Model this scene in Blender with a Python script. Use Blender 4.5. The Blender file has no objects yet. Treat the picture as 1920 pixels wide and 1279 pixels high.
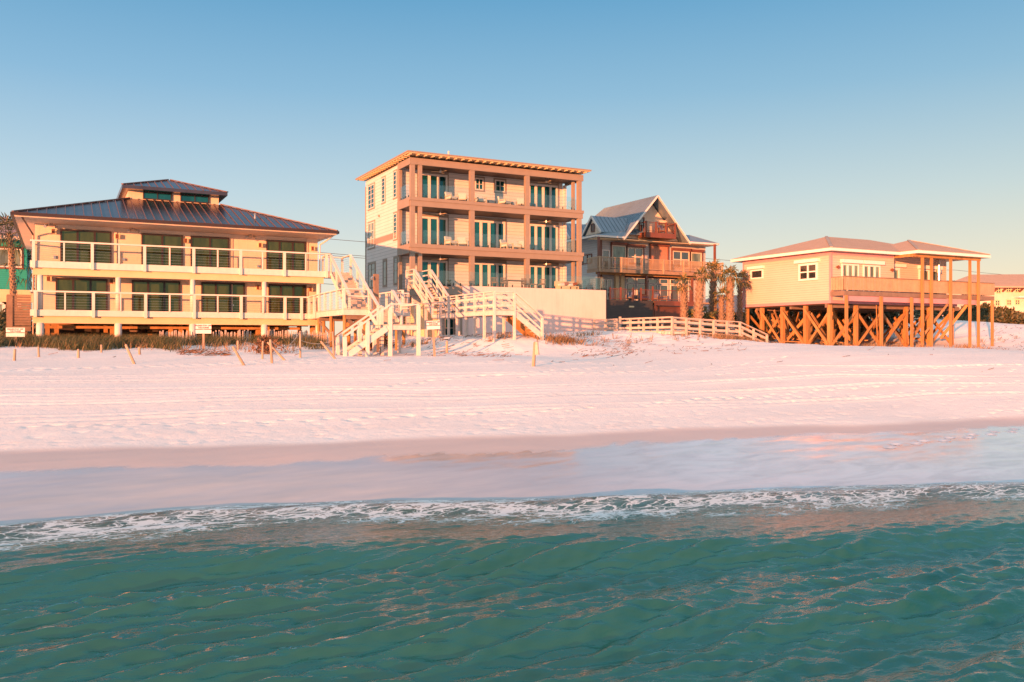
import bpy, math, random
import numpy as np
from mathutils import Vector
random.seed(7); rng = np.random.default_rng(7)
R = math.radians
sc = bpy.context.scene
COL = sc.collection

# ------------------------------------------------------------------ camera, sky, sun, exposure
F = 1630.0                       # focal length in photo pixels (1920 wide)
YAW = R(27.5); CY, SY = math.cos(YAW), math.sin(YAW)
ZC = 4.6                         # eye height; the sea lies at SEA
SEA = 1.3
cam_data = bpy.data.cameras.new('camera'); cam = bpy.data.objects.new('camera', cam_data); COL.objects.link(cam)
cam.location = (0, 0, ZC); cam.rotation_euler = (R(90), 0, -YAW)
cam_data.sensor_width = 36; cam_data.lens = 36 * F / 1920
cam_data.clip_start = 0.1; cam_data.clip_end = 6000
sc.camera = cam

SUN_EL = 3.6; SUN_AZ = 55.0      # light travels towards (sin55, cos55): from behind-left of the camera
Ld = Vector((math.sin(R(SUN_AZ)) * math.cos(R(SUN_EL)), math.cos(R(SUN_AZ)) * math.cos(R(SUN_EL)), -math.sin(R(SUN_EL))))
sl = bpy.data.lights.new('sun', 'SUN'); sl.energy = 4.0; sl.angle = R(0.5); sl.color = (1.0, 0.335, 0.125)
so = bpy.data.objects.new('sun', sl); COL.objects.link(so); so.rotation_euler = Ld.to_track_quat('-Z', 'Y').to_euler()
so.location = (-40, -40, 60)

w = bpy.data.worlds.new('World'); sc.world = w; w.use_nodes = True
nt = w.node_tree; bg = nt.nodes['Background']
sky = nt.nodes.new('ShaderNodeTexSky'); sky.sky_type = 'NISHITA'; sky.sun_disc = False
sky.sun_elevation = R(SUN_EL); sky.sun_rotation = R(SUN_AZ + 180)
sky.altitude = 0; sky.air_density = 1.0; sky.dust_density = 0.6; sky.ozone_density = 1.5
bg.inputs['Strength'].default_value = 0.15
# the afterglow opposite the sun: a pale cream horizon rising to clear blue, laid over the sky model by elevation
tc = nt.nodes.new('ShaderNodeTexCoord'); sp = nt.nodes.new('ShaderNodeSeparateXYZ'); nt.links.new(tc.outputs['Generated'], sp.inputs[0])
rp = nt.nodes.new('ShaderNodeValToRGB'); el = rp.color_ramp.elements
stops = [(0.0, (.90, .76, .60)), (.04, (.84, .78, .66)), (.085, (.70, .74, .71)), (.16, (.50, .65, .745)), (.27, (.25, .475, .68)), (.38, (.105, .335, .57)), (.55, (.24, .44, .60)), (.80, (.50, .58, .66)), (1.0, (.72, .72, .74))]  # paler again towards the unseen zenith, added to brighten the sand
el[0].position = 0; el[0].color = (*stops[0][1], 1); el[1].position = 1; el[1].color = (*stops[-1][1], 1)
for pos, c in stops[1:-1]: e = el.new(pos); e.color = (*c, 1)
nt.links.new(sp.outputs['Z'], rp.inputs[0])
gm = nt.nodes.new('ShaderNodeVectorMath'); gm.operation = 'SCALE'; gm.inputs['Scale'].default_value = 2.2; nt.links.new(rp.outputs[0], gm.inputs[0])
# pale sky glow around the sun behind the camera, added as fill light
dt = nt.nodes.new('ShaderNodeVectorMath'); dt.operation = 'DOT_PRODUCT'; nt.links.new(tc.outputs['Generated'], dt.inputs[0]); dt.inputs[1].default_value = (-Ld.x, -Ld.y, .12)
gr = nt.nodes.new('ShaderNodeValToRGB'); ge = gr.color_ramp.elements; ge[0].position = .0; ge[0].color = (0, 0, 0, 1); ge[1].position = 1; ge[1].color = (1, 1, 1, 1)
nt.links.new(dt.outputs['Value'], gr.inputs[0])
gx_ = nt.nodes.new('ShaderNodeMix'); gx_.data_type = 'RGBA'; gx_.inputs[7].default_value = (.80, .84, .86, 1)
nt.links.new(gr.outputs[0], gx_.inputs[0]); nt.links.new(rp.outputs[0], gx_.inputs[6]); nt.links.new(gx_.outputs[2], gm.inputs[0])
# the horizon is peachier towards the right (north-west), cooler to the left
pf = nt.nodes.new('ShaderNodeMath'); pf.operation = 'MULTIPLY'; pf.use_clamp = True; nt.links.new(sp.outputs['X'], pf.inputs[0])
pz = nt.nodes.new('ShaderNodeMath'); pz.operation = 'MULTIPLY_ADD'; pz.use_clamp = True; pz.inputs[1].default_value = -2.6; pz.inputs[2].default_value = 1; nt.links.new(sp.outputs['Z'], pz.inputs[0]); nt.links.new(pz.outputs[0], pf.inputs[1])
pm = nt.nodes.new('ShaderNodeMix'); pm.data_type = 'RGBA'; pm.blend_type = 'MULTIPLY'; pm.inputs[7].default_value = (1.16, .95, .72, 1)
nt.links.new(pf.outputs[0], pm.inputs[0]); nt.links.new(gx_.outputs[2], pm.inputs[6]); nt.links.new(pm.outputs[2], gm.inputs[0])
wm = nt.nodes.new('ShaderNodeMix'); wm.data_type = 'RGBA'; wm.inputs[0].default_value = .94
nt.links.new(sky.outputs[0], wm.inputs[6]); nt.links.new(gm.outputs[0], wm.inputs[7]); nt.links.new(wm.outputs[2], bg.inputs['Color'])
sc.view_settings.view_transform = 'Standard'; sc.view_settings.look = 'None'
sc.view_settings.exposure = 1.65; sc.view_settings.gamma = 1
sc.view_settings.use_curve_mapping = False

# ------------------------------------------------------------------ measuring helpers (photo pixel -> a point on a known plane)
def _ray(px, py):
    a = (px - 960) / F
    return (SY + CY * a, CY - SY * a, (640 - py) / F)
def XY(px, y):   d = _ray(px, 0); return d[0] * y / d[1]             # x on the plane y
def onY(px, py, y): d = _ray(px, py); t = y / d[1]; return d[0] * t, ZC + d[2] * t
def onX(px, py, x): d = _ray(px, py); t = x / d[0]; return d[1] * t, ZC + d[2] * t
def onD(px, py, z): d = _ray(px, py); t = (z - ZC) / d[2]; return d[0] * t, d[1] * t
def atd(px, dist): d = _ray(px, 0); return d[0] * dist, d[1] * dist

# ------------------------------------------------------------------ materials
def N(nt, t, **k):
    n = nt.nodes.new(t)
    for a, b in k.items(): setattr(n, a, b)
    return n
def _setup(name):
    m = bpy.data.materials.new(name); m.use_nodes = True
    nt = m.node_tree; return m, nt, nt.nodes['Principled BSDF']
def mix_rgb(nt, fac, a, b, mode='MIX'):
    n = N(nt, 'ShaderNodeMix', data_type='RGBA', blend_type=mode)
    if isinstance(fac, (int, float)): n.inputs[0].default_value = fac
    else: nt.links.new(fac, n.inputs[0])
    for i, v in ((6, a), (7, b)):
        if isinstance(v, tuple): n.inputs[i].default_value = (*v[:3], 1)
        else: nt.links.new(v, n.inputs[i])
    return n.outputs[2]
def noise(nt, vec, scale, detail=4, rough=.55, dist=0):
    n = N(nt, 'ShaderNodeTexNoise'); n.inputs['Scale'].default_value = scale
    n.inputs['Detail'].default_value = detail; n.inputs['Roughness'].default_value = rough; n.inputs['Distortion'].default_value = dist
    nt.links.new(vec, n.inputs['Vector']); return n.outputs[0]
def ramp(nt, fac, p0, p1, c0=(0, 0, 0), c1=(1, 1, 1)):
    n = N(nt, 'ShaderNodeValToRGB'); e = n.color_ramp.elements
    e[0].position = p0; e[1].position = p1; e[0].color = (*c0, 1); e[1].color = (*c1, 1)
    nt.links.new(fac, n.inputs[0]); return n.outputs[0]
def math_(nt, op, a, b=None, clamp=False):
    n = N(nt, 'ShaderNodeMath', operation=op, use_clamp=clamp)
    for i, v in enumerate((a, b)):
        if v is None: continue
        if isinstance(v, (int, float)): n.inputs[i].default_value = v
        else: nt.links.new(v, n.inputs[i])
    return n.outputs[0]
def coords(nt, scale=(1, 1, 1)):
    g = N(nt, 'ShaderNodeNewGeometry'); mp = N(nt, 'ShaderNodeMapping'); mp.inputs['Scale'].default_value = scale
    nt.links.new(g.outputs['Position'], mp.inputs[0]); return mp.outputs[0]
def bump(nt, p, h, strength, dist=.02, normal=None):
    b = N(nt, 'ShaderNodeBump'); b.inputs['Strength'].default_value = strength; b.inputs['Distance'].default_value = dist
    nt.links.new(h, b.inputs['Height'])
    if normal is not None: nt.links.new(normal, b.inputs['Normal'])
    if p is not None: nt.links.new(b.outputs[0], p.inputs['Normal'])
    return b.outputs[0]

def paint(name, c, rough=.55, var=.12, scale=1.3, stretch=(1, 1, 1), board=None, axis='z', metal=0, spec=.5, dirt=None, fine=0, streak=0):
    """painted or stained surface: blotchy wear, fine grain; board = pitch of lap siding or planks along an axis"""
    m, nt, p = _setup(name)
    v = coords(nt, stretch)
    n1 = noise(nt, v, scale, 5, .6)
    d = dirt or tuple(x * .62 for x in c)
    col = mix_rgb(nt, ramp(nt, n1, .35, .75), tuple(min(1, x * (1 + var * .4)) for x in c), tuple(x * (1 - var) for x in c))
    n2 = noise(nt, v, scale * 6, 4, .7)
    if streak:
        n3 = noise(nt, coords(nt, (3.2, 3.2, .22)), 1.6, 5, .7)
        col = mix_rgb(nt, math_(nt, 'MULTIPLY', ramp(nt, n3, .50, .72), streak), col, d)
    col = mix_rgb(nt, math_(nt, 'MULTIPLY', ramp(nt, n2, .52, .8), var * 1.4), col, d)
    if board:
        g = N(nt, 'ShaderNodeNewGeometry'); s = N(nt, 'ShaderNodeSeparateXYZ'); nt.links.new(g.outputs['Position'], s.inputs[0])
        u = math_(nt, 'DIVIDE', s.outputs[axis.upper()], board)
        fr = math_(nt, 'FRACT', u); fl = math_(nt, 'FLOOR', u)
        wn = N(nt, 'ShaderNodeTexWhiteNoise', noise_dimensions='1D'); nt.links.new(fl, wn.inputs['W'])
        col = mix_rgb(nt, math_(nt, 'MULTIPLY', wn.outputs['Value'], var), col, d)
        gap_shade = math_(nt, 'LESS_THAN', fr, .10)
        col = mix_rgb(nt, math_(nt, 'MULTIPLY', gap_shade, .6), col, tuple(x * .25 for x in c))  # dark line painted at each board joint, standing in for its lap shadow
        bump(nt, p, math_(nt, 'SUBTRACT', 1.0, fr), .5, .02)
    elif fine:
        bump(nt, p, noise(nt, v, fine, 4, .7), .35, .01)
    if isinstance(col, tuple): p.inputs['Base Color'].default_value = (*col, 1)
    else: nt.links.new(col, p.inputs['Base Color'])
    p.inputs['Roughness'].default_value = rough; p.inputs['Metallic'].default_value = metal
    p.inputs['Specular IOR Level'].default_value = spec
    return m

def glass(name, c, ior=2.3, tint=.5, coat=(1, 1, 1)):
    """coated window glass over a dark room: reflects the sky, shows blinds and curtains faintly"""
    m, nt, p = _setup(name)
    v = coords(nt, (1.1, 1.1, .35)); n = noise(nt, v, 1.4, 3, .5)
    col = mix_rgb(nt, ramp(nt, n, .42, .62), c, tuple(x * tint for x in c))
    nt.links.new(col, p.inputs['Base Color']); p.inputs['Roughness'].default_value = .03; p.inputs['IOR'].default_value = ior
    p.inputs['Specular Tint'].default_value = (*coat, 1)
    bump(nt, p, noise(nt, coords(nt), .9, 2), .06, .05)
    return m

M = {}
M['white'] = paint('white_paint', (.72, .645, .58), .5, .09, 2.2, streak=.18)
M['whitewood'] = paint('weathered_white_wood', (.67, .58, .52), .65, .20, 3.0, (1, 1, 1), fine=30)
M['greywood'] = paint('pale_grey_wood', (.52, .43, .37), .75, .24, 3.0, fine=30)
M['cream'] = paint('cream_stucco', (.70, .555, .425), .75, .10, .7, fine=40, streak=.28)
M['beam'] = paint('cream_beam', (.74, .53, .30), .6, .08, 1.5)
M['roofdark'] = paint('dark_metal_roof', (.095, .082, .10), .27, .3, .8, metal=.7)
M['bronzeseam'] = paint('bronze_seam', (.13, .075, .065), .4, .2, 2)
M['bronze'] = paint('dark_bronze_trim', (.06, .035, .03), .35, .15, 2, metal=.3)
M['dframe'] = paint('dark_brown_frame', (.035, .020, .016), .4, .15, 2)
M['glassL'] = glass('green_window_glass', (.040, .052, .018), 1.85, .5, (.60, .74, .42))
M['glassC'] = glass('teal_window_glass', (.006, .075, .085), 1.8, .5, (.25, .85, .95))
M['glassG'] = glass('pale_blind_glass', (.20, .26, .20), 1.7, .4)
M['glassD'] = glass('dark_window_glass', (.03, .035, .035), 2.2)
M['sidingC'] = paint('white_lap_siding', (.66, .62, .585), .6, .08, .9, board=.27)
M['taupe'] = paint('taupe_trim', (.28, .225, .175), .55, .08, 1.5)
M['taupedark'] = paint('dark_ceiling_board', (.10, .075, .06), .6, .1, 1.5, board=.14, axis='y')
M['stucco'] = paint('pale_pink_stucco', (.72, .545, .50), .8, .08, .6, fine=30, streak=.30)
M['concrete'] = paint('old_concrete', (.35, .31, .28), .85, .2, 1.2, fine=20)
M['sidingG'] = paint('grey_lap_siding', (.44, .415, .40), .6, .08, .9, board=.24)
M['bluemetal'] = paint('blue_grey_metal_roof', (.21, .28, .34), .34, .12, .7, metal=.45)
M['redbrown'] = paint('red_brown_trim', (.17, .055, .032), .5, .18, 2)
M['deckbrown'] = paint('brown_deck_wood', (.33, .20, .12), .65, .2, 2.5, fine=30)
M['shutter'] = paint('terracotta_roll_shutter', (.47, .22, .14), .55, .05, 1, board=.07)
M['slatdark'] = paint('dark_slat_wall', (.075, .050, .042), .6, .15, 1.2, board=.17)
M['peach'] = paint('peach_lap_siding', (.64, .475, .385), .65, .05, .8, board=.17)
M['pinktrim'] = paint('dusty_pink_trim', (.58, .27, .29), .6, .1, 1.5)
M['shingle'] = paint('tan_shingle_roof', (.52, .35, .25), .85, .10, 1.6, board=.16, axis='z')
M['pinkroof'] = paint('rose_metal_roof', (.42, .25, .22), .6, .08, .6)
M['pile'] = paint('treated_timber', (.43, .215, .075), .75, .36, 1.6, (1, 1, .25), fine=25, streak=.5)
M['piledark'] = paint('weathered_grey_timber', (.27, .17, .09), .8, .4, 1.8, (1, 1, .25), fine=25)
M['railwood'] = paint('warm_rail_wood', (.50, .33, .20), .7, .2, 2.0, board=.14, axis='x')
M['brownwood'] = paint('weathered_brown_wood', (.22, .15, .11), .75, .25, 2.0, fine=25)
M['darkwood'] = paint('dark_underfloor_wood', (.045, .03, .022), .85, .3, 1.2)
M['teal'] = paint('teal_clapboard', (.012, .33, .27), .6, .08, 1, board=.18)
M['signwhite'] = paint('sign_white', (.82, .76, .70), .45, .05, 3)
M['signred'] = paint('sign_red', (.62, .03, .04), .5, .03, 3)
M['signgrey'] = paint('sign_small_print', (.30, .24, .2), .5, .03, 3)
M['post'] = paint('driftwood_post', (.46, .31, .22), .8, .35, 3, (1, 1, .3), fine=40)
M['rope'] = paint('rope', (.55, .45, .36), .9, .2, 6)
M['wire'] = paint('wire', (.08, .08, .085), .5, .1, 2)
M['steel'] = paint('brushed_steel', (.5, .48, .45), .35, .1, 3, metal=.8)
M['cushion'] = paint('outdoor_cushion', (.72, .68, .62), .9, .08, 4)
M['wicker'] = paint('brown_wicker', (.20, .13, .085), .8, .25, 8)
M['bluefab'] = paint('blue_cushion', (.10, .16, .26), .9, .1, 4)
M['redfab'] = paint('rust_cushion', (.40, .12, .07), .9, .1, 4)
M['black'] = paint('black_metal', (.02, .02, .02), .4, .1, 3)
M['trunk'] = paint('palm_trunk_bark', (.27, .18, .12), .9, .4, 5, fine=20)
M['weed'] = paint('dead_brown_weed', (.20, .10, .055), .9, .4, 4)

def leafmat(name, a, b, c):
    m, nt, p = _setup(name)
    g = N(nt, 'ShaderNodeNewGeometry')
    n = noise(nt, coords(nt), 1.3, 3)
    r = N(nt, 'ShaderNodeValToRGB'); e = r.color_ramp.elements; e[0].color = (*a, 1); e[1].color = (*c, 1); e[0].position = .1; e[1].position = .95
    x = r.color_ramp.elements.new(.55); x.color = (*b, 1)
    nt.links.new(math_(nt, 'ADD', math_(nt, 'MULTIPLY', g.outputs['Random Per Island'], .75), math_(nt, 'MULTIPLY', n, .3)), r.inputs[0])
    nt.links.new(r.outputs[0], p.inputs['Base Color']); p.inputs['Roughness'].default_value = .6
    return m
M['grass'] = leafmat('dune_grass', (.035, .060, .022), (.075, .085, .03), (.24, .15, .06))
M['drygrass'] = leafmat('dry_dune_grass', (.10, .08, .035), (.26, .15, .07), (.42, .26, .14))
M['palm'] = leafmat('palm_frond', (.035, .055, .018), (.11, .105, .03), (.34, .19, .06))
M['palmdark'] = leafmat('palm_frond_dark', (.02, .035, .018), (.05, .065, .025), (.18, .13, .04))
M['shrub'] = leafmat('dark_shrub', (.02, .035, .014), (.055, .06, .022), (.14, .10, .04))

# clear balustrade glass
m, nt, p = _setup('clear_balustrade_glass')
p.inputs['Base Color'].default_value = (.80, .92, .88, 1); p.inputs['Roughness'].default_value = .02
tr = N(nt, 'ShaderNodeBsdfTransparent'); tr.inputs[0].default_value = (.93, .965, .95, 1)
gl = N(nt, 'ShaderNodeBsdfGlossy'); gl.inputs['Roughness'].default_value = .02; gl.inputs['Color'].default_value = (.9, 1, .98, 1)
lw = N(nt, 'ShaderNodeLayerWeight'); lw.inputs['Blend'].default_value = .35
mx = N(nt, 'ShaderNodeMixShader'); nt.links.new(math_(nt, 'ADD', .05, math_(nt, 'MULTIPLY', lw.outputs['Facing'], .16)), mx.inputs[0]); nt.links.new(tr.outputs[0], mx.inputs[1]); nt.links.new(gl.outputs[0], mx.inputs[2])
nt.links.new(mx.outputs[0], nt.nodes['Material Output'].inputs['Surface'])
M['clear'] = m

# ------------------------------------------------------------------ mesh builder and objects
class MB:
    def __init__(s, T=None): s.v = []; s.f = []; s.T = T
    def add(s, vs, fs):
        k = len(s.v); s.v += [s.T(*v) if s.T else tuple(v) for v in vs]; s.f += [tuple(i + k for i in f) for f in fs]; return s
    def box(s, x0, x1, y0, y1, z0, z1):
        return s.add([(x0, y0, z0), (x1, y0, z0), (x1, y1, z0), (x0, y1, z0), (x0, y0, z1), (x1, y0, z1), (x1, y1, z1), (x0, y1, z1)],
                     [(3, 2, 1, 0), (4, 5, 6, 7), (0, 1, 5, 4), (1, 2, 6, 5), (2, 3, 7, 6), (3, 0, 4, 7)])
    def bar(s, p, q, w=.05, h=None, up=(0, 0, 1)):
        p, q = Vector(p), Vector(q); d = (q - p)
        if d.length < 1e-6: return s
        d.normalize(); u = Vector(up)
        if abs(d.dot(u)) > .98: u = Vector((0, 1, 0))
        a = d.cross(u).normalized(); b = a.cross(d).normalized(); h = h or w
        vs = [tuple(c + a * (i * w / 2) + b * (j * h / 2)) for c in (p, q) for i, j in ((-1, -1), (1, -1), (1, 1), (-1, 1))]
        return s.add(vs, [(0, 1, 2, 3), (7, 6, 5, 4), (0, 4, 5, 1), (1, 5, 6, 2), (2, 6, 7, 3), (3, 7, 4, 0)])
    def cyl(s, p, q, r0, r1=None, n=10):
        r1 = r0 if r1 is None else r1
        p, q = Vector(p), Vector(q); d = (q - p).normalized(); u = Vector((0, 0, 1)) if abs(d.z) < .9 else Vector((1, 0, 0))
        a = d.cross(u).normalized(); b = a.cross(d)
        vs = [tuple(c + (a * math.cos(6.2832 * i / n) + b * math.sin(6.2832 * i / n)) * r) for c, r in ((p, r0), (q, r1)) for i in range(n)]
        return s.add(vs, [(i, (i + 1) % n, n + (i + 1) % n, n + i) for i in range(n)] + [tuple(range(n))[::-1], tuple(range(n, 2 * n))])
    def tube(s, pts, r, n=6):
        for a, b in zip(pts[:-1], pts[1:]): s.cyl(a, b, r, r, n)
        return s
    def poly(s, pts): return s.add(pts, [tuple(range(len(pts)))])
    def slab(s, pts, t, d=(0, 0, -1)):
        n = len(pts); lo = [tuple(p[i] + d[i] * t for i in range(3)) for p in pts]
        return s.add(list(pts) + lo, [tuple(range(n)), tuple(range(2 * n - 1, n - 1, -1))] + [(i, i + n, (i + 1) % n + n, (i + 1) % n) for i in range(n)])
    def build(s, name, mat, parent=None, smooth=False, label=None):
        me = bpy.data.meshes.new(name)
        o0 = world_loc(parent) if parent is not None else Vector((0, 0, 0))
        me.from_pydata([(x - o0[0], y - o0[1], z - o0[2]) for x, y, z in s.v], [], s.f); me.update()
        if smooth: me.polygons.foreach_set('use_smooth', [True] * len(me.polygons))
        o = bpy.data.objects.new(name, me); COL.objects.link(o); o.parent = parent
        me.materials.append(M[mat] if isinstance(mat, str) else mat)
        if label: o['label'] = label
        return o
def world_loc(o):
    v = Vector((0, 0, 0))
    while o is not None: v += o.location; o = o.parent
    return v
def tag(o, label=None, cat=None, group=None, kind=None):
    for k, v in (('label', label), ('category', cat), ('group', group), ('kind', kind)):
        if v: o[k] = v
    return o
def thing(name, loc, label, cat, group=None):
    o = bpy.data.objects.new(name, None); COL.objects.link(o); o.location = loc; o.empty_display_size = .3
    return tag(o, label, cat, group)
def copy_tree(o, parent=None):
    c = o.copy(); COL.objects.link(c); c.parent = parent
    for ch in [k for k in bpy.data.objects if k.parent == o]: copy_tree(ch, c)
    return c
CHILD = {}
def copies(proto, spots):
    """proto is used for the first spot; each spot = (location, rot z, scale, label)"""
    kids = [k for k in bpy.data.objects if k.parent == proto]
    sub = {k.name: [g for g in bpy.data.objects if g.parent == k] for k in kids}
    for i, (loc, rz, scl, lab) in enumerate(spots):
        if i == 0: c = proto
        else:
            c = proto.copy(); COL.objects.link(c)
            for k in kids:
                d = k.copy(); COL.objects.link(d); d.parent = c
                for g in sub[k.name]: e = g.copy(); COL.objects.link(e); e.parent = d
        c.location = loc; c.rotation_euler = (0, 0, rz); c.scale = (scl,) * 3 if not isinstance(scl, tuple) else scl
        c['label'] = lab
TY = lambda y: (lambda a, o, u: (a, y - o, u))       # a wall facing the sea (-y)
TX = lambda x: (lambda a, o, u: (x - o, a, u))       # a wall facing left (-x)

def opening(parent, T, a0, a1, z0, z1, name='window', nc=1, nr=1, fm='dframe', gm='glassL', fw=.08, mw=None, proud=.09, cols=None, trim=None, tw=.14):
    """frame (part) with its panes (sub-part)"""
    mw = mw or fw; f = MB(T); g = MB(T)
    f.box(a0, a1, .0, proud, z1 - fw, z1); f.box(a0, a1, 0, proud, z0, z0 + fw)
    f.box(a0, a0 + fw, 0, proud - .003, z0 + fw, z1 - fw); f.box(a1 - fw, a1, 0, proud - .003, z0 + fw, z1 - fw)
    cs = cols or [i / nc for i in range(1, nc)]
    for c in cs:
        x = a0 + (a1 - a0) * c; f.box(x - mw / 2, x + mw / 2, 0, proud - .006, z0 + fw, z1 - fw)
    for j in range(1, nr):
        z = z0 + (z1 - z0) * j / nr; f.box(a0 + fw, a1 - fw, 0, proud - .012, z - mw * .35, z + mw * .35)
    fr = f.build(name, fm, parent)
    g.box(a0 + fw * .5, a1 - fw * .5, .005, .03, z0 + fw * .5, z1 - fw * .5); g.build('pane', gm, fr)
    if trim:
        t = MB(T); t.box(a0 - tw, a1 + tw, 0, proud * .55, z1, z1 + tw * 1.2); t.box(a0 - tw, a1 + tw, 0, proud * .7, z0 - tw, z0)
        t.box(a0 - tw, a0, 0, proud * .5, z0, z1); t.box(a1, a1 + tw, 0, proud * .5, z0, z1); t.build('trim', trim, fr)
    return fr

# ------------------------------------------------------------------ terrain: beach and dunes
def vnoise(x, y, seed=0):
    xi = np.floor(x).astype(np.int64); yi = np.floor(y).astype(np.int64); fx = x - xi; fy = y - yi
    fx = fx * fx * (3 - 2 * fx); fy = fy * fy * (3 - 2 * fy)
    def h(a, b):
        n = (a * 374761393 + b * 668265263 + seed * 1442695041) & 0x7fffffff
        n = ((n ^ (n >> 13)) * 1274126177) & 0x7fffffff
        return ((n ^ (n >> 16)) & 0xffff) / 65535.0
    return (h(xi, yi) * (1 - fx) + h(xi + 1, yi) * fx) * (1 - fy) + (h(xi, yi + 1) * (1 - fx) + h(xi + 1, yi + 1) * fx) * fy
def fbm(x, y, o=4, seed=0):
    s = 0; a = .5; t = 0
    for i in range(o): s = s + a * vnoise(x * 2 ** i, y * 2 ** i, seed + i); t += a; a *= .5
    return s / t - .5

cols_px = [-700, 0, 320, 640, 960, 1280, 1600, 1920, 2600]
L_water = [1020, 985, 955, 940, 937, 925, 912, 905, 890]
L_wet   = [905, 885, 872, 858, 843, 826, 812, 797, 780]
L_berm  = [862, 846, 838, 828, 818, 806, 795, 782, 765]
CP = []
shore = []; wetl = []; bermL = []; toeL = []
for i, c in enumerate(cols_px):
    x, y = onD(c, L_water[i], SEA); CP.append((x, y, SEA)); shore.append((x, y))
    CP.append((x + .4, y - 6, SEA - .75)); CP.append((x + 1, y - 16, SEA - 1.7))
    x, y = onD(c, L_wet[i], 1.80); CP.append((x, y, 1.80)); wetl.append((x, y))
    x, y = onD(c, L_berm[i], 1.95); CP.append((x, y, 1.95)); bermL.append((x, y))
toe = [(-700, 690, 3.7), (0, 675, 3.75), (320, 672, 3.78), (640, 674, 3.75), (960, 671, 3.78), (1280, 662, 3.95), (1560, 658, 4.08), (1860, 657, 4.06), (2600, 655, 4.0)]
for c, py, z in toe:
    x, y = onD(c, py, z); CP.append((x, y, z)); toeL.append((x, y))
CP += [(-20, 57, 4.4), (-2, 57, 4.42), (4, 55, 4.40), (8, 57, 4.45), (12, 57, 4.5), (12, 52, 4.35), (4, 50, 4.2), (15.5, 52, 4.35), (18, 58, 4.6),
       (15, 44, 3.85), (18, 48, 4.15), (20, 44, 4.1), (20.5, 47, 4.55), (20.5, 52, 4.7), (23, 45.5, 4.95), (25, 45.5, 4.9), (24, 52, 4.95), (23, 57, 4.9), (27, 50, 4.9), (28, 47, 4.85),
       (31, 49, 4.85), (33, 55, 5.1), (27, 58.5, 5.0), (39, 58.5, 5.3), (37, 50, 5.15), (38, 46.5, 4.95), (42, 50.5, 4.95), (33, 45, 4.45), (38, 55, 5.3), (44, 56, 5.1),
       (30, 44, 4.3), (26, 42.8, 4.05), (22, 42.6, 3.95), (43, 47, 4.45), (46.3, 47, 4.12), (50, 43.5, 4.15), (56, 43, 4.15), (62, 43, 4.15), (65, 43, 4.3), (50, 50, 4.25), (57, 50, 4.4), (62, 52, 5.2),
       (70, 50, 5.7), (66, 47, 4.9), (76, 56, 6.7), (70, 60, 6.3), (84, 52, 6.2), (90, 60, 6.6), (52, 60, 5.2), (60, 64, 5.8), (40, 66, 5.4), (50, 72, 5.6), (0, 75, 4.8), (20, 75, 5.0), (-30, 75, 5.0), (100, 45, 4.8)]
CP = np.array(CP)
def U(r2): return np.where(r2 > 0, .5 * r2 * np.log(np.maximum(r2, 1e-12)), 0)
n_ = len(CP); d2 = ((CP[:, None, :2] - CP[None, :, :2]) ** 2).sum(-1)
A = np.zeros((n_ + 3, n_ + 3)); A[:n_, :n_] = U(d2) + np.eye(n_) * 1.5
A[:n_, n_] = 1; A[:n_, n_ + 1:] = CP[:, :2]; A[n_, :n_] = 1; A[n_ + 1:, :n_] = CP[:, :2].T
wts = np.linalg.solve(A, np.concatenate([CP[:, 2], [0, 0, 0]]))
def curve_y(L, x):
    L = sorted(L); return np.interp(x, [p[0] for p in L], [p[1] for p in L])
def ground(x, y):
    x = np.asarray(x, float); y = np.asarray(y, float)
    xc = np.clip(x, -25, 88); yc = np.clip(y, 0, 74)
    z = wts[n_] + wts[n_ + 1] * xc + wts[n_ + 2] * yc
    for k in range(n_):
        z = z + wts[k] * U((xc - CP[k, 0]) ** 2 + (yc - CP[k, 1]) ** 2)
    z = np.clip(z, -1.5, 7.4)
    far = np.clip((y - 72) / 40, 0, 1); far = np.maximum(far, np.clip((np.abs(x - 30) - 70) / 60, 0, 1) * (y > 30))
    return z * (1 - far) + 5.0 * far
def gz(x, y): return float(ground(np.array([x]), np.array([y]))[0])

def lines(a, fine, b, step, lo, hi, g=1.22):
    f = list(np.arange(a, b, step)); s = step; x = f[-1]
    while x < hi: s *= g; x += s; f.append(x)
    s = step; x = f[0]; pre = []
    while x > lo: s *= g; x -= s; pre.append(x)
    return np.array(pre[::-1] + f)
gx = lines(-9, 0, 52, .11, -1200, 1600); gy = lines(12, 0, 48, .085, -60, 2500, 1.12)
X, Y = np.meshgrid(gx, gy); Z = ground(X, Y)
ys_, yw_, yb_, yt_ = curve_y(shore, X), curve_y(wetl, X), curve_y(bermL, X), curve_y(toeL, X)
edge = fbm(X * .35, Y * .35, 3, 5) * 1.2
s_sea = ys_ - Y                                            # + seaward of the water's edge
t_b = (Y - yb_) / np.maximum(yt_ - yb_, 1)                 # 0 at the dry edge, 1 at the dune toe
dry = np.clip((Y - yb_ + edge * .8 + .5) / .9, 0, 1); dry = dry * dry * (3 - 2 * dry)
dry = dry * np.where(Y < yb_ + 40, 1, 1)
film = np.clip((yw_ - Y + fbm(X * .5, Y * .5, 3, 9) * .9 + fbm((X + Y) * .3, (Y - X) * 3, 3, 12) * .5) / .25, 0, 1)
amp = dry * np.clip(1.2 - np.abs(Y - 40) / 200, .2, 1)
Z += amp * (fbm(X * .15, Y * .3, 3, 1) * .09 + fbm(X * 1.1, Y * 2.2, 3, 2) * .006 + fbm(X * 4, Y * 5, 2, 4) * .010)
dune = np.clip(t_b - 1.0, 0, 1) * (Y < 75)
Z += dune * (fbm(X * .5, Y * .5, 4, 21) * .5 + fbm(X * 2, Y * 2, 3, 22) * .12)
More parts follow.
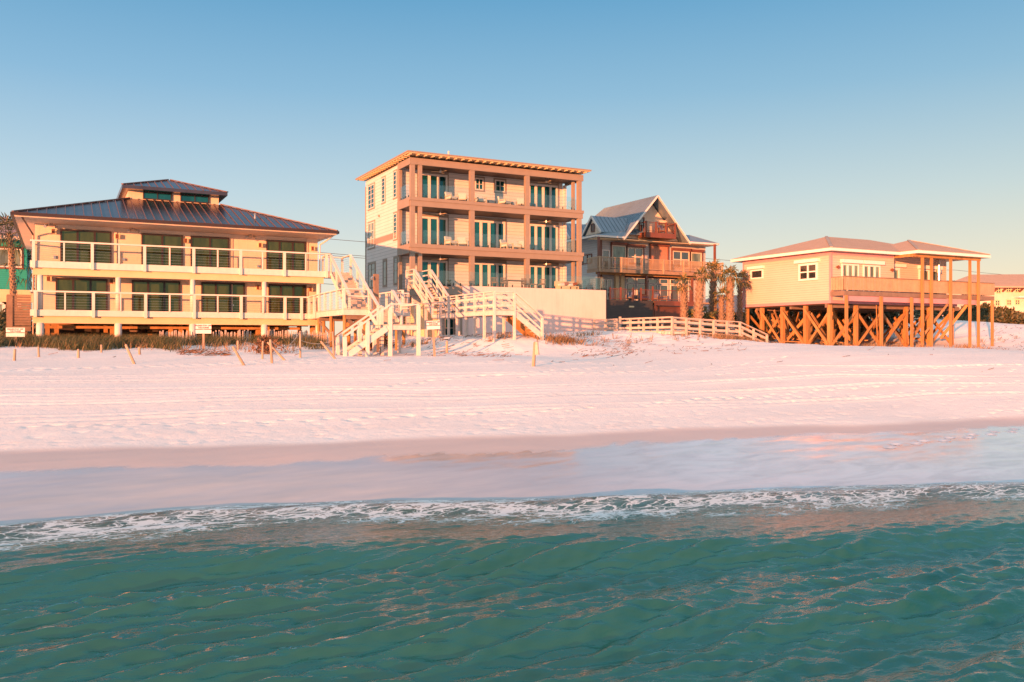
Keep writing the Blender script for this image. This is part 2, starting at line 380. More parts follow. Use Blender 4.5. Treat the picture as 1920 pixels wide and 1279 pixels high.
# vehicle ruts along the beach
def rut(tc, wob, depth, seed):
    global Z
    c = yb_ + (yt_ - yb_) * tc + wob * np.sin(X * .07 + seed) + fbm(X * .12, X * 0 + seed, 2, seed) * .8
    d = (Y - c) / .16; g = np.exp(-d * d); tread = .6 + .4 * np.sign(np.sin(X * 2 * math.pi / .42 + np.sign(Y - c) * 1.2))
    Z += dry * (-depth * g * tread + depth * .7 * np.exp(-((np.abs(d) - 1.9) / .7) ** 2))
for i, tc in enumerate([.20, .235, .33, .365, .42, .46, .58, .62, .80]):
    rut(tc, .35, .022 if tc < .7 else .014, i * 3)
# footprints
def stamp(px_, py_, a, L=.17, W=.075, dep=.045):
    i0, i1 = np.searchsorted(gx, [px_ - .5, px_ + .5]); j0, j1 = np.searchsorted(gy, [py_ - .5, py_ + .5])
    if i1 - i0 < 2 or j1 - j0 < 2: return
    xs, ysv = X[j0:j1, i0:i1] - px_, Y[j0:j1, i0:i1] - py_
    u = xs * math.cos(a) + ysv * math.sin(a); v = -xs * math.sin(a) + ysv * math.cos(a)
    r = (u / L) ** 2 + (v / W) ** 2
    Z[j0:j1, i0:i1] += -dep * np.exp(-r * r * .5) + dep * .22 * np.exp(-((np.sqrt(r) - 1.6) / .35) ** 2)
for k in range(900):
    x = rng.uniform(-8, 51); t = abs(rng.normal(.02, .13)) if rng.random() < .8 else rng.uniform(0, .95)
    yb1, yt1 = curve_y(bermL, x), curve_y(toeL, x)
    stamp(x, yb1 + .25 + (yt1 - yb1) * t, rng.uniform(-.5, .5), rng.uniform(.10, .18), rng.uniform(.06, .10), rng.uniform(.008, .026))
for k in range(14):                                        # walked lines of prints
    x = rng.uniform(-6, 45); t = rng.uniform(.03, .85); a = rng.uniform(-.25, .25) + (math.pi if rng.random() < .5 else 0)
    y = float(curve_y(bermL, x) + (curve_y(toeL, x) - curve_y(bermL, x)) * t)
    for s in range(28):
        x += math.cos(a) * .62; y += math.sin(a) * .62 ; a += rng.normal(0, .04)
        off = .12 if s % 2 else -.12; stamp(x - math.sin(a) * off, y + math.cos(a) * off, a, .16, .085, .05)
Z += film * 0 + (1 - dry) * fbm(X * .8 + Y * .5, Y * 2.6 - X * .6, 3, 31) * .018

def grid_object(name, X, Y, Z, mat, attrs):
    ny, nx = X.shape; me = bpy.data.meshes.new(name)
    co = np.stack([X, Y, Z], -1).reshape(-1, 3).astype(np.float32)
    i = np.arange(ny * nx).reshape(ny, nx)
    q = np.stack([i[:-1, :-1], i[:-1, 1:], i[1:, 1:], i[1:, :-1]], -1).reshape(-1, 4)
    me.vertices.add(len(co)); me.vertices.foreach_set('co', co.ravel())
    me.loops.add(q.size); me.loops.foreach_set('vertex_index', q.ravel().astype(np.int32))
    me.polygons.add(len(q)); me.polygons.foreach_set('loop_start', np.arange(0, q.size, 4, dtype=np.int32))
    me.polygons.foreach_set('loop_total', np.full(len(q), 4, np.int32)); me.polygons.foreach_set('use_smooth', np.ones(len(q), bool))
    me.update(calc_edges=True)
    for k, v in attrs.items():
        a = me.attributes.new(k, 'FLOAT', 'POINT'); a.data.foreach_set('value', v.astype(np.float32).ravel())
    o = bpy.data.objects.new(name, me); COL.objects.link(o); me.materials.append(mat); return o
def attr(nt, name): n = N(nt, 'ShaderNodeAttribute', attribute_name=name); return n.outputs['Fac']

m, nt, p = _setup('white_quartz_sand'); 
v = coords(nt); vs = coords(nt, (.35, 1.2, 1))
a_dry = attr(nt, 'dry'); a_film = attr(nt, 'film'); a_veg = attr(nt, 'inland')
c = mix_rgb(nt, ramp(nt, noise(nt, vs, .8, 5, .6), .3, .7), (.89, .85, .83), (.83, .78, .76))
c = mix_rgb(nt, math_(nt, 'MULTIPLY', ramp(nt, noise(nt, v, 9, 5, .75), .56, .74), .35), c, (.62, .50, .45))
c = mix_rgb(nt, math_(nt, 'MULTIPLY', ramp(nt, noise(nt, vs, 2.2, 6, .7), .60, .72), .35), c, (.66, .50, .47))
damp = mix_rgb(nt, noise(nt, vs, 1.5, 4), (.68, .555, .52), (.60, .49, .46))
wetc = mix_rgb(nt, ramp(nt, noise(nt, vs, 1.2, 5, .6), .35, .7), (.58, .52, .49), (.48, .445, .43))
wetc = mix_rgb(nt, math_(nt, 'MULTIPLY', attr(nt, 'sheet'), ramp(nt, noise(nt, coords(nt, (.5, 1.3, 1)), 1.1, 5, .6, 1.5), .25, .6)), wetc, (.76, .75, .75))
damp = mix_rgb(nt, a_film, damp, wetc)
c = mix_rgb(nt, a_dry, damp, c)
c = mix_rgb(nt, a_veg, c, (.16, .14, .09))
nt.links.new(c, p.inputs['Base Color'])
r_ = mix_rgb(nt, a_film, (.52,) * 3, (.16,) * 3); r_ = mix_rgb(nt, a_dry, r_, (.9,) * 3)
nt.links.new(r_, p.inputs['Roughness'])
nt.links.new(math_(nt, 'SUBTRACT', .75, math_(nt, 'MULTIPLY', a_dry, .55)), p.inputs['Specular IOR Level'])
h = math_(nt, 'ADD', math_(nt, 'MULTIPLY', noise(nt, v, 7, 6, .7), a_dry), math_(nt, 'MULTIPLY', noise(nt, coords(nt, (.5, 2.2, 1)), 2.5, 3), .12))
p.inputs['Coat Roughness'].default_value = .10; p.inputs['Coat IOR'].default_value = 1.5
nt.links.new(math_(nt, 'MULTIPLY', math_(nt, 'MULTIPLY', a_film, math_(nt, 'SUBTRACT', 1.0, a_dry)), .6), p.inputs['Coat Weight'])
bump(nt, p, h, .38, .05)
sand = grid_object('beach_sand', X, Y, Z, m, {'dry': dry, 'film': film, 'sheet': np.clip((X * CY - Y * SY + .06 * (X * SY + Y * CY) - 1.5) / 5, 0, 1) * np.clip((Y - ys_ + 1.5) / 2.5, 0, 1), 'inland': np.clip((Y - 95) / 20, 0, 1)})
tag(sand, kind='structure')

# ------------------------------------------------------------------ sea
wx = np.arange(-10, 40, .06); wy = np.arange(2, 29, .034)
WX, WY = np.meshgrid(wx, wy)
sw = curve_y(shore, WX) - WY
warp = fbm(WX * .25, WY * .25, 3, 50) * 2.2; warp2 = fbm(WX * .5, WY * .5, 3, 60) * .9
WZ = np.zeros_like(WX)
wr = np.random.default_rng(3)
for k in range(70):
    lam = .14 * (.80 / .14) ** wr.random(); th = R(90) + wr.normal(0, .15 if lam > .35 else .30) + R(9); kk = 2 * math.pi / lam
    am = .0072 * lam ** .75
    ph = kk * (WX * math.cos(th) + WY * math.sin(th) + warp * .35 + warp2 * .25 * (1 if lam < 1 else .4)) + wr.random() * 6.28
    env = .35 + 1.3 * vnoise(WX / (lam * 6) + k * 7, WY / (lam * 2.6), 70 + k)
    WZ += am * env * np.sin(ph)
depthf = np.clip(sw / 2.2, .12, 1) * (.28 + .72 * np.clip((sw - 4.2) / 1.8, 0, 1))
for k in range(9):                                          # longer undulations that tilt whole patches towards the lit houses
    lam = wr.uniform(1.5, 3.4); th = R(90) + wr.normal(0, .14) + R(6); kk = 2 * math.pi / lam
    WZ += .0052 * lam * (.3 + 1.2 * vnoise(WX / 7 + k * 5, WY / 5, 170 + k)) * np.sin(kk * (WX * math.cos(th) + WY * math.sin(th) + warp * .3) + wr.random() * 6.28)
WZ = WZ + WZ * np.abs(WZ) * 3 * (WZ > 0)
WZ *= depthf
sq = sw + fbm(WX * .12, WY * 0 + 3, 2, 90) * 2.0
def swell(c, a, shore_w, sea_w):
    d = sq - c; return a * np.exp(-(np.where(d < 0, d / shore_w, d / sea_w)) ** 2)
WZ += swell(5.0, .20, 1.75, .75) + swell(8.4, .11, 1.5, .8) + swell(11.4, .10, 1.5, .9)
edge2 = sw + fbm(WX * .6, WY * .2, 3, 91) * .5
WZ += .11 * np.exp(-((edge2 - .85) / .45) ** 2) * (.6 + .8 * vnoise(WX * .5, WY * 0, 92))
WZ += SEA
m, nt, p = _setup('green_sea_water')
a_s = attr(nt, 'shore')
deep = mix_rgb(nt, noise(nt, coords(nt, (.4, .8, 1)), .5, 3), (.012, .122, .080), (.022, .160, .112))
shal = mix_rgb(nt, noise(nt, coords(nt, (.6, 1.2, 1)), 1.2, 3), (.07, .17, .125), (.04, .15, .11))
fac_d = ramp(nt, math_(nt, 'DIVIDE', a_s, 6.0), .10, .6)
body = mix_rgb(nt, fac_d, shal, deep)
# foam lace
vd = coords(nt, (.9, 1.9, 1)); nz = N(nt, 'ShaderNodeTexNoise'); nz.inputs['Scale'].default_value = 1.6; nz.inputs['Detail'].default_value = 4; nt.links.new(vd, nz.inputs['Vector'])
va = N(nt, 'ShaderNodeVectorMath', operation='MULTIPLY_ADD'); nt.links.new(nz.outputs['Color'], va.inputs[0]); va.inputs[1].default_value = (1.1, 1.1, 0); nt.links.new(vd, va.inputs[2])
vo = N(nt, 'ShaderNodeTexVoronoi', feature='DISTANCE_TO_EDGE'); vo.inputs['Scale'].default_value = 2.6; nt.links.new(va.outputs[0], vo.inputs['Vector'])
vo2 = N(nt, 'ShaderNodeTexVoronoi', feature='DISTANCE_TO_EDGE'); vo2.inputs['Scale'].default_value = 6.5; nt.links.new(va.outputs[0], vo2.inputs['Vector'])
a_f = attr(nt, 'foam')
big = noise(nt, vd, .9, 4, .65)
th1 = math_(nt, 'MULTIPLY', a_f, math_(nt, 'ADD', .035, math_(nt, 'MULTIPLY', ramp(nt, big, .36, .64), .15)))
l1 = math_(nt, 'MULTIPLY', math_(nt, 'SUBTRACT', th1, vo.outputs['Distance']), 16, True)
th2 = math_(nt, 'MULTIPLY', a_f, math_(nt, 'ADD', .01, math_(nt, 'MULTIPLY', ramp(nt, big, .40, .62), .12)))
l2 = math_(nt, 'MULTIPLY', math_(nt, 'SUBTRACT', th2, vo2.outputs['Distance']), 14, True)
foam = math_(nt, 'MAXIMUM', l1, l2)
foam = math_(nt, 'MAXIMUM', foam, math_(nt, 'MULTIPLY', attr(nt, 'lip'), ramp(nt, noise(nt, coords(nt, (1, 2, 1)), 5, 4, .7), .38, .55)))
col = mix_rgb(nt, foam, body, (.78, .80, .80))
hb = math_(nt, 'ADD', noise(nt, coords(nt, (.5, 1.6, 1)), 9, 4, .6), math_(nt, 'MULTIPLY', foam, .5))
wn_ = bump(nt, None, hb, .55, .03)
# light scattered back from inside the water does not follow the ripples; the mirror reflection does
df = N(nt, 'ShaderNodeBsdfDiffuse'); nt.links.new(col, df.inputs[0]); up_ = N(nt, 'ShaderNodeCombineXYZ'); up_.inputs[2].default_value = 1
gN = N(nt, 'ShaderNodeNewGeometry'); vm_ = N(nt, 'ShaderNodeMix', data_type='VECTOR'); vm_.inputs[0].default_value = .25
nt.links.new(up_.outputs[0], vm_.inputs[4]); nt.links.new(gN.outputs['Normal'], vm_.inputs[5]); nt.links.new(vm_.outputs[1], df.inputs['Normal'])
gs = N(nt, 'ShaderNodeBsdfGlossy'); gs.inputs['Roughness'].default_value = .03; nt.links.new(wn_, gs.inputs['Normal'])
fw_ = N(nt, 'ShaderNodeFresnel'); fw_.inputs['IOR'].default_value = 1.75; nt.links.new(wn_, fw_.inputs['Normal'])
fz_ = math_(nt, 'MULTIPLY', fw_.outputs[0], math_(nt, 'SUBTRACT', 1.0, math_(nt, 'MULTIPLY', foam, .85)))
wmx = N(nt, 'ShaderNodeMixShader'); nt.links.new(fz_, wmx.inputs[0]); nt.links.new(df.outputs[0], wmx.inputs[1]); nt.links.new(gs.outputs[0], wmx.inputs[2])
tr = N(nt, 'ShaderNodeBsdfTransparent'); mx = N(nt, 'ShaderNodeMixShader')
al = ramp(nt, math_(nt, 'DIVIDE', a_s, 3.0), .0, .75, (.18,) * 3, (1,) * 3)
al = math_(nt, 'MAXIMUM', al, foam)
nt.links.new(al, mx.inputs[0]); nt.links.new(tr.outputs[0], mx.inputs[1]); nt.links.new(wmx.outputs[0], mx.inputs[2])
nt.links.new(mx.outputs[0], nt.nodes['Material Output'].inputs['Surface'])
wobble = fbm(WX * .5, WY * .5, 4, 95)
foam_a = np.clip((sw + .3) / .25, 0, 1) * np.clip(1 - (sw - 1.7 - wobble * 2.4) / 1.1, 0, 1) * (.85 + .9 * np.clip(fbm(WX * .10, WY * .05, 2, 96) + .35, 0, 1))
lip = np.exp(-((edge2 - .12) / .11) ** 2) * (vnoise(WX * .4, WY * 0 + 1, 97) > .25)
sea = grid_object('sea_water', WX, WY, WZ, m, {'shore': sw, 'foam': foam_a, 'lip': lip})
tag(sea, kind='structure')
mb = MB()
x0, x1, y0, y1 = wx[0], wx[-1], wy[0], wy[-1]
for (a, b, c_, d) in ((-1500, x0, -1500, y1), (x1, 1500, -1500, y1), (x0, x1, -1500, y0)):
    mb.poly([(a, c_, SEA), (b, c_, SEA), (b, d, SEA), (a, d, SEA)])
outer = mb.build('open_sea', m); tag(outer, kind='structure')
for k, vv in (('shore', 20.0), ('foam', 0), ('lip', 0)):
    a = outer.data.attributes.new(k, 'FLOAT', 'POINT'); a.data.foreach_set('value', [vv] * len(outer.data.vertices))
# ================================================================== house on the left: two white decks under a dark hip roof
LH = thing('beach_house', (7, 59, 4.4), 'cream two storey house with two white decks and dark metal hip roof with cupola', 'house')
X0, X1, YW, YD = -1.3, 15.75, 59.2, 57.0
mb = MB(); mb.box(X0, X1, YW, 73.6, 6.1, 11.62); mb.build('wall', 'cream', LH)
mb = MB()                                                   # flat soffit and eave boards
mb.box(-2.25, 16.25, 56.35, 76.2, 11.625, 11.70); mb.build('soffit', 'cream', LH)
def hip(x0, x1, y0, y1, z0, top, ins, t=.12):
    """hip roof frustum: eave rectangle at z0, upper rectangle inset by ins at z=top"""
    a, b = ins if isinstance(ins, tuple) else (ins, ins)
    e = [(x0, y0, z0), (x1, y0, z0), (x1, y1, z0), (x0, y1, z0)]
    u = [(x0 + a, y0 + b, top), (x1 - a, y0 + b, top), (x1 - a, y1 - b, top), (x0 + a, y1 - b, top)]
    return e, u
def hip_mesh(mb, e, u, t=.14):
    lo = [(x, y, z - t) for x, y, z in e]
    mb.add(e + u + lo, [(0, 1, 5, 4), (1, 2, 6, 5), (2, 3, 7, 6), (3, 0, 4, 7), (4, 5, 6, 7), (8, 9, 1, 0), (9, 10, 2, 1), (10, 11, 3, 2), (11, 8, 0, 3), (11, 10, 9, 8)])
def ribs(mb, e, u, pitch=.48, w=.035, h=.04):
    """standing seams up every slope of a hip roof"""
    for i in range(4):
        a, b = Vector(e[i]), Vector(e[(i + 1) % 4]); c, d = Vector(u[i]), Vector(u[(i + 1) % 4])
        L = (b - a).length; dx = (b - a) / L; s0 = (c - a).dot(dx); s1 = (d - a).dot(dx); up = ((c - a) - dx * s0)
        nrm = dx.cross(up).normalized()
        k = pitch / 2
        while k < L:
            f = min(1, k / s0 if k < s0 and s0 > 0 else 1, (L - k) / (L - s1) if k > s1 and L - s1 > 0 else 1)
            if f > .03: mb.bar(a + dx * k + nrm * .01, a + dx * k + up * f + nrm * .01, w, h * 2, nrm)
            k += pitch
    for i in range(4):
        mb.bar(Vector(e[i]) + Vector((0, 0, .04)), Vector(u[i]) + Vector((0, 0, .05)), .16, .07)
e, u = hip(-2.33, 16.3, 56.28, 76.3, 11.86, 14.02, 6.4)
mb = MB(); hip_mesh(mb, e, u); rf = mb.build('roof', 'roofdark', LH)
mb = MB(); ribs(mb, e, u); mb.build('seam', 'bronzeseam', rf)
mb = MB()                                                   # gutter round the eave
for a, b in zip(e, e[1:] + e[:1]): 
    a, b = Vector(a), Vector(b); n_o = (b - a).cross(Vector((0, 0, 1))).normalized() * .06
    mb.bar(a + n_o + Vector((0, 0, -.08)), b + n_o + Vector((0, 0, -.08)), .13, .17)
mb.build('gutter', 'bronze', rf)
mb = MB(); mb.cyl((11.4, 58.5, 12.6), (11.4, 58.5, 12.9), .07, .05); mb.cyl((11.4, 58.5, 12.9), (11.4, 58.5, 13.0), .11, .03); mb.build('vent_pipe', 'steel', rf)
mb = MB(); mb.box(4.03, 9.77, 62.7, 69.3, 13.6, 14.75); cw = mb.build('cupola_wall', 'cream', LH)
for a, b in ((4.93, 6.73), (7.27, 9.13)):
    opening(LH, TY(62.7), a, b, 14.06, 14.54, 'cupola_window', 2, 1, 'dframe', 'glassC', .06)
e, u = hip(3.62, 10.22, 61.85, 70.2, 14.78, 16.0, (3.2, 4.1)); mb = MB(); hip_mesh(mb, e, u, .22); cr = mb.build('cupola_roof', 'roofdark', LH)
mb = MB(); ribs(mb, e, u, .48); mb.build('seam', 'bronzeseam', cr)
mb = MB(); mb.box(4.3, 9.5, 62.85, 69.1, 14.5, 14.57); mb.build('cupola_soffit', 'cream', cr)
for nm, zf, zt, sp, (dz0, dz1) in (('upper', 9.2, 11.37, [(0.04, 2.86), (4.56, 7.02), (7.48, 9.89), (12.27, 14.92)], (9.22, 11.37)),
                                   ('lower', 6.4, 8.42, [(-.21, 2.64), (4.01, 6.86), (8.13, 10.88), (12.41, 14.92)], (6.42, 8.42))):
    for i, (a, b) in enumerate(sp):
        three = (nm == 'lower') or i in (0, 3)
        opening(LH, TY(YW), a, b, dz0, dz1, 'sliding_door', 3 if three else 2, 1, 'dframe', 'glassL', .10, .12, .10)
# decks
for zf, hb in ((9.2, .36), (6.38, .33)):
    mb = MB(); mb.box(-1.45, 14.6 if zf < 7 else 16.0, YD + .06, YW, zf - .2, zf); dk = mb.build('deck', 'greywood', LH)
    mb = MB(); mb.box(-1.5, 14.62 if zf < 7 else 16.0, YD - .02, YD + .05, zf - hb, zf + .03)
    mb.box(-1.5, -1.43, YD + .06, YW, zf - hb, zf + .03); mb.build('fascia', 'white', dk)
    mb = MB(); mb.box(-1.35, 15.6, YD + .12, YD + .42, zf - hb - .42, zf - hb - .005)
    for x in np.arange(-1.2, 15.6, 2.1): mb.box(x, x + .12, YD + .43, YW, zf - hb - .3, zf - .205)
    mb.build('beam', 'beam', LH)
posts_up = [63, 173, 271, 363, 451, 533, 612]; thin_up = [120, 223, 318, 408, 492, 573]
def deck_rail(parent, xs, thins, y, z0, z1, xe, mat='white', top=.09, tw=.16, cables=6, body=None):
    mb = MB(); mb.box(min(xs) - .12, xe, y - .05, y + .13, z1 - top, z1)
    r = mb.build('deck_railing', mat, parent)
    mb = MB()
    for i in range(cables): zz = z0 + .08 + (z1 - top - z0 - .1) * (i + .5) / cables; mb.bar((min(xs), y + .04, zz), (xe, y + .04, zz), .007)
    mb.build('cable', 'steel', r)
    for x in xs: MB().box(x - tw / 2, x + tw / 2, y - .06, y + .10, z0 - .4, z1 - top + .001).build('post', mat, r)
    for x in thins: MB().box(x - .04, x + .04, y - .0, y + .07, z0, z1 - top).build('post', mat, r)
    return r
xs = [XY(p, 57) for p in posts_up]; th = [XY(p, 57) for p in thin_up]
deck_rail(LH, xs, th, 56.93, 9.2, 10.42, 16.0)
xs2 = [XY(p, 57) for p in [66, 175, 273, 364, 452, 534, 565]]; th2 = [XY(p, 57) for p in [122, 318, 408, 226, 493]]
deck_rail(LH, xs2, th2, 56.93, 6.38, 7.52, 14.5)
mb = MB(); mb.box(-1.5, -1.38, 56.9, 59.2, 10.33, 10.42); mb.box(-1.5, -1.38, 56.9, 59.2, 7.43, 7.52)
for z in np.arange(6.5, 7.4, .12): mb.bar((-1.44, 57, z), (-1.44, 59.2, z), .012)
for z in np.arange(9.3, 10.3, .12): mb.bar((-1.44, 57, z), (-1.44, 59.2, z), .012)
mb.build('side_railing', 'white', LH)
for x in (-.99, 3.13, 7.36, 11.74, 15.3):
    g = gz(x, 57.2); c = MB().cyl((x, 57.25, g - .3), (x, 57.25, 5.66), .21, .21, 16).build('pillar', 'white', LH, True)
    MB().cyl((x, 57.25, 6.42), (x, 57.25, 8.42), .155, .155, 16).build('column', 'white', LH, True)
for px_, z in [(103, 11.2), (222, 11.1), (350, 11.05), (489, 11.0), (587, 10.95), (94, 8.35), (212, 8.3), (485, 8.18), (583, 8.15)]:
    x = XY(px_, 59.2); mb = MB(); mb.box(x - .17, x + .08, 58.98, 59.2, z - .16, z + .12); s = mb.build('wall_sconce', 'beam', LH)
    MB().box(x - .18, x - .02, 58.96, 58.978, z - .15, z + .11).build('shade', 'redbrown', s)
for px_ in (95, 250, 470):
    x = XY(px_, 58.8); MB().cyl((x, 58.9, 11.62), (x, 58.8, 11.5), .13, .09).cyl((x - .18, 58.8, 11.52), (x - .3, 58.62, 11.42), .07, .1).cyl((x + .18, 58.8, 11.52), (x + .3, 58.62, 11.42), .07, .1).build('floodlight', 'steel', LH)
for px_ in (218, 435, 576): x = XY(px_, 59.17); MB().box(x - .03, x + .03, 59.14, 59.2, 6.42, 11.6).build('conduit', 'cream', LH)
mb = MB(); mb.tube([(-1.9, 56.5, 11.65), (-1.5, 58.6, 11.1), (-1.38, 59.0, 10.9), (-1.38, 59.1, 4.8)], .05); mb.build('downspout', 'bronze', LH)
mb = MB(); mb.tube([(16.25, 56.6, 11.7), (16.0, 58.2, 11.35), (15.85, 59.0, 11.2), (15.85, 59.1, 4.8)], .05); mb.build('downspout', 'white', LH)
for px_, z, w_, h_ in ((345 / 3.365, 9.55, .13, .2), (232, 9.6, .16, .16), (484, 9.5, .14, .16), (437, 6.9, .1, .1)):
    x = XY(px_, 59.15); MB().box(x - w_ / 2, x + w_ / 2, 59.1, 59.2, z, z + h_).build('socket_box', 'steel', LH)
# under the house
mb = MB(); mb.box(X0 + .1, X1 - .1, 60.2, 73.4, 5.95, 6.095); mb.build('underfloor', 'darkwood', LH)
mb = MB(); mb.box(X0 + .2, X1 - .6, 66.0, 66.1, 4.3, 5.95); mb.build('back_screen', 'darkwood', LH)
mb = MB(); mb.box(-1, 14.3, 58.3, 58.5, 5.35, 5.52); mb.box(-.9, 15.2, 59.6, 59.8, 5.6, 5.9); mb.build('cross_beam', 'pile', LH)
mb = MB(); mb.box(-.8, 7.2, 57.6, 57.75, 4.42, 4.6); mb.box(7.6, 12.0, 58.0, 58.15, 4.5, 4.66); mb.build('sill_beam', 'pile', LH)
rr = random.Random(5)
for x in (-.75, 2.75, 6.1, 6.7, 7.15, 11.5, 12.0, 15.1):
    MB().box(x, x + .24, 58.0 + rr.random() * .5, 58.8, 4.2, 5.66).build('pile', 'pile', LH)
for i in range(26):
    x = rr.uniform(-.5, 15); y = rr.uniform(60, 65.5); MB().box(x, x + .26, y, y + .26, 4.2, 5.94).build('pile', 'pile', LH)
for i in range(9):
    x = 10.6 + i * .42; MB().box(x, x + .15, 63, 63.15, 4.3, 5.3 + rr.random() * .25).build('stub_post', 'pile', LH)
mb = MB()
for i in range(5):
    x = 3.2 + i * 2.2 + rr.random(); MB().bar((x, 62, 4.5), (x + 1.6, 62.2, 5.8), .06, .2).build('knee_brace', 'brownwood', LH); MB().bar((x + 1.6, 63, 4.5), (x, 63.2, 5.8), .06, .2).build('knee_brace', 'brownwood', LH)
for x, wd, hh in ((3.6, 1.2, .8), (5.4, .9, .7), (8.3, 1.1, .8), (9.8, .8, .6), (13, .9, .8)): MB().box(x, x + wd, 61.5, 62.3, 4.4, 4.5 + hh).build('foundation_block', 'brownwood', LH)
mb = MB(); mb.box(7.3, 10.2, 60.5, 60.6, 5.5, 5.9); mb.build('lattice_panel', 'redbrown', LH)

# ================================================================== boardwalks and staircases
def plank_deck(parent, x0, x1, y0, y1, z, mat='greywood', along='x', t=.05, fascia='whitewood', fh=.24):
    mb = MB(); pitch = .15
    if along == 'x':
        k = y0
        while k < y1 - .05: mb.box(x0, x1, k, min(k + pitch - .012, y1), z - t, z); k += pitch
    else:
        k = x0
        while k < x1 - .05: mb.box(k, min(k + pitch - .012, x1), y0, y1, z - t, z); k += pitch
    d = mb.build('deck', mat, parent)
    mb = MB(); zz = z - t - .004
    mb.box(x0 + .01, x1 - .01, y0 + .01, y0 + .06, zz - fh, zz); mb.box(x0 + .01, x1 - .01, y1 - .06, y1 - .01, zz - fh, zz)
    mb.box(x0 + .01, x0 + .06, y0 + .062, y1 - .062, zz - fh, zz); mb.box(x1 - .06, x1 - .01, y0 + .062, y1 - .062, zz - fh, zz)
    mb.build('fascia', fascia, d); return d
def flight(parent, p0, p1, width_vec, n, mat='whitewood', closed=False, th=.05, tread='greywood'):
    """stairs from p0 (top, one side) down to p1; width_vec = across"""
    p0, p1, wv = Vector(p0), Vector(p1), Vector(width_vec); d = p1 - p0; run = Vector((d.x, d.y, 0)); st = run / n; rise = d.z / n
    mb = MB()
    for i in range(n):
        a = p0 + st * i + Vector((0, 0, rise * (i + 1))); b = a + st * 1.12
        mb.slab([tuple(a), tuple(b), tuple(b + wv), tuple(a + wv)], th)
        if closed: mb.slab([tuple(a + Vector((0, 0, -rise - th - .003))), tuple(a + wv + Vector((0, 0, -rise - th - .003))), tuple(a + wv + st * .09 + Vector((0, 0, -rise - th - .003))), tuple(a + st * .09 + Vector((0, 0, -rise - th - .003)))], -rise - th - .006)
    t = mb.build('tread', tread, parent)
    off = wv.normalized() * .03
    for q in (p0 - off, p0 + wv + off): MB().bar(q + Vector((0, 0, -.20)), q + d + Vector((0, 0, -.08)), .045, .30).build('stringer', mat, parent)
    return t
POSTS = []
def rail(parent, p0, p1, h=1.05, n=None, mids=3, mat='whitewood', pw=.13, below=.25, cable=False, posts=True, top=(.16, .06), ends=(1, 1), foot=None, midh=.10):
    p0, p1 = Vector(p0), Vector(p1); up = Vector((0, 0, h)); L = (p1 - p0).length; n = n or max(1, round(L / 1.5))
    mb = MB(); mb.bar(p0 + up, p1 + up, top[0], top[1])
    for i in range(mids):
        f = (i + .6) / (mids + .35); z = Vector((0, 0, h * f)); mb.bar(p0 + z, p1 + z, .035, midh)
    r = mb.build('railing', mat, parent)
    if cable:
        mb = MB()
        for i in range(cable): z = Vector((0, 0, h * (i + .6) / cable)); mb.bar(p0 + z, p1 + z, .012)
        mb.build('cable', 'steel', r)
    if posts:
        for i in range(n + 1):
            if (i == 0 and not ends[0]) or (i == n and not ends[1]): continue
            q = p0 + (p1 - p0) * i / n
            if any((q - o_).length < .22 for o_ in POSTS): continue
            POSTS.append(q); b = below if foot is None else q.z - foot(q.x, q.y)
            MB().box(q.x - pw / 2, q.x + pw / 2, q.y - pw / 2, q.y + pw / 2, q.z - b, q.z + h - .03).build('post', mat, r)
    return r
def legs(parent, pts, zt, mat='pile', w=.2, square=False):
    for x, y in pts:
        g = gz(x, y) - .4
        if square: MB().box(x - w / 2, x + w / 2, y - w / 2, y + w / 2, g, zt).build('leg', mat, parent)
        else: MB().cyl((x, y, g), (x, y, zt), w / 2, w / 2, 12).build('leg', mat, parent, True)

# stairs between the left house and the beach
ST = thing('deck_staircase', (15.5, 48, 4.2), 'long white staircase zigzagging from the two decks of the cream house to the sand', 'staircase')
plank_deck(ST, 16.0, 17.45, 57.0, 59.1, 9.2)
rail(ST, (16.05, 57.0, 9.2), (16.05, 59.0, 9.2), 1.18, 1, 0, 'white', cable=8)
rail(ST, (17.42, 57.0, 9.2), (17.42, 59.0, 9.2), 1.18, 1, 0, 'white', cable=8); rail(ST, (16.1, 59.0, 9.2), (17.4, 59.0, 9.2), 1.18, 1, 0, 'white', cable=8)
flight(ST, (16.1, 57.0, 9.2), (16.1, 52.8, 6.4), (1.3, 0, 0), 15, 'white', True)
rail(ST, (16.05, 57.0, 9.2), (16.05, 52.8, 6.4), 1.1, 3, 0, 'white', .13, cable=7, top=(.18, .07))
rail(ST, (17.45, 57.0, 9.2), (17.45, 52.8, 6.4), 1.1, 3, 0, 'white', .13, cable=7, top=(.18, .07))
plank_deck(ST, 13.95, 17.5, 47.0, 52.8, 6.4, fh=.30); plank_deck(ST, 14.55, 16.0, 52.82, 57.0, 6.4, fh=.30)
rail(ST, (14.55, 56.8, 6.4), (14.0, 47.1, 6.4), 1.1, 6, 0, 'white', .14, cable=7, below=.3)
rail(ST, (14.0, 47.05, 6.4), (15.45, 47.05, 6.4), 1.1, 1, 0, 'white', .14, cable=8, below=.3)
rail(ST, (17.45, 47.1, 6.4), (17.45, 52.6, 6.4), 1.1, 4, 0, 'white', .12, cable=8, below=.3)
mb = MB(); mb.bar((16.1, 52.6, 7.4), (17.4, 52.6, 7.4), .08)                 # baluster gate by the piling
for i in range(9): mb.bar((17.5 + i * .14, 49.5, 6.5), (17.5 + i * .14, 49.5, 7.45), .04)
mb.bar((17.45, 49.5, 7.47), (18.75, 49.5, 7.47), .08); mb.bar((17.45, 49.5, 6.55), (18.75, 49.5, 6.55), .06)
mb.build('baluster_rail', 'white', ST); plank_deck(ST, 17.52, 18.8, 49.4, 51.5, 6.4)
flight(ST, (15.45, 47.0, 6.4), (15.3, 45.0, 5.45), (1.3, 0, 0), 5, 'white', True)
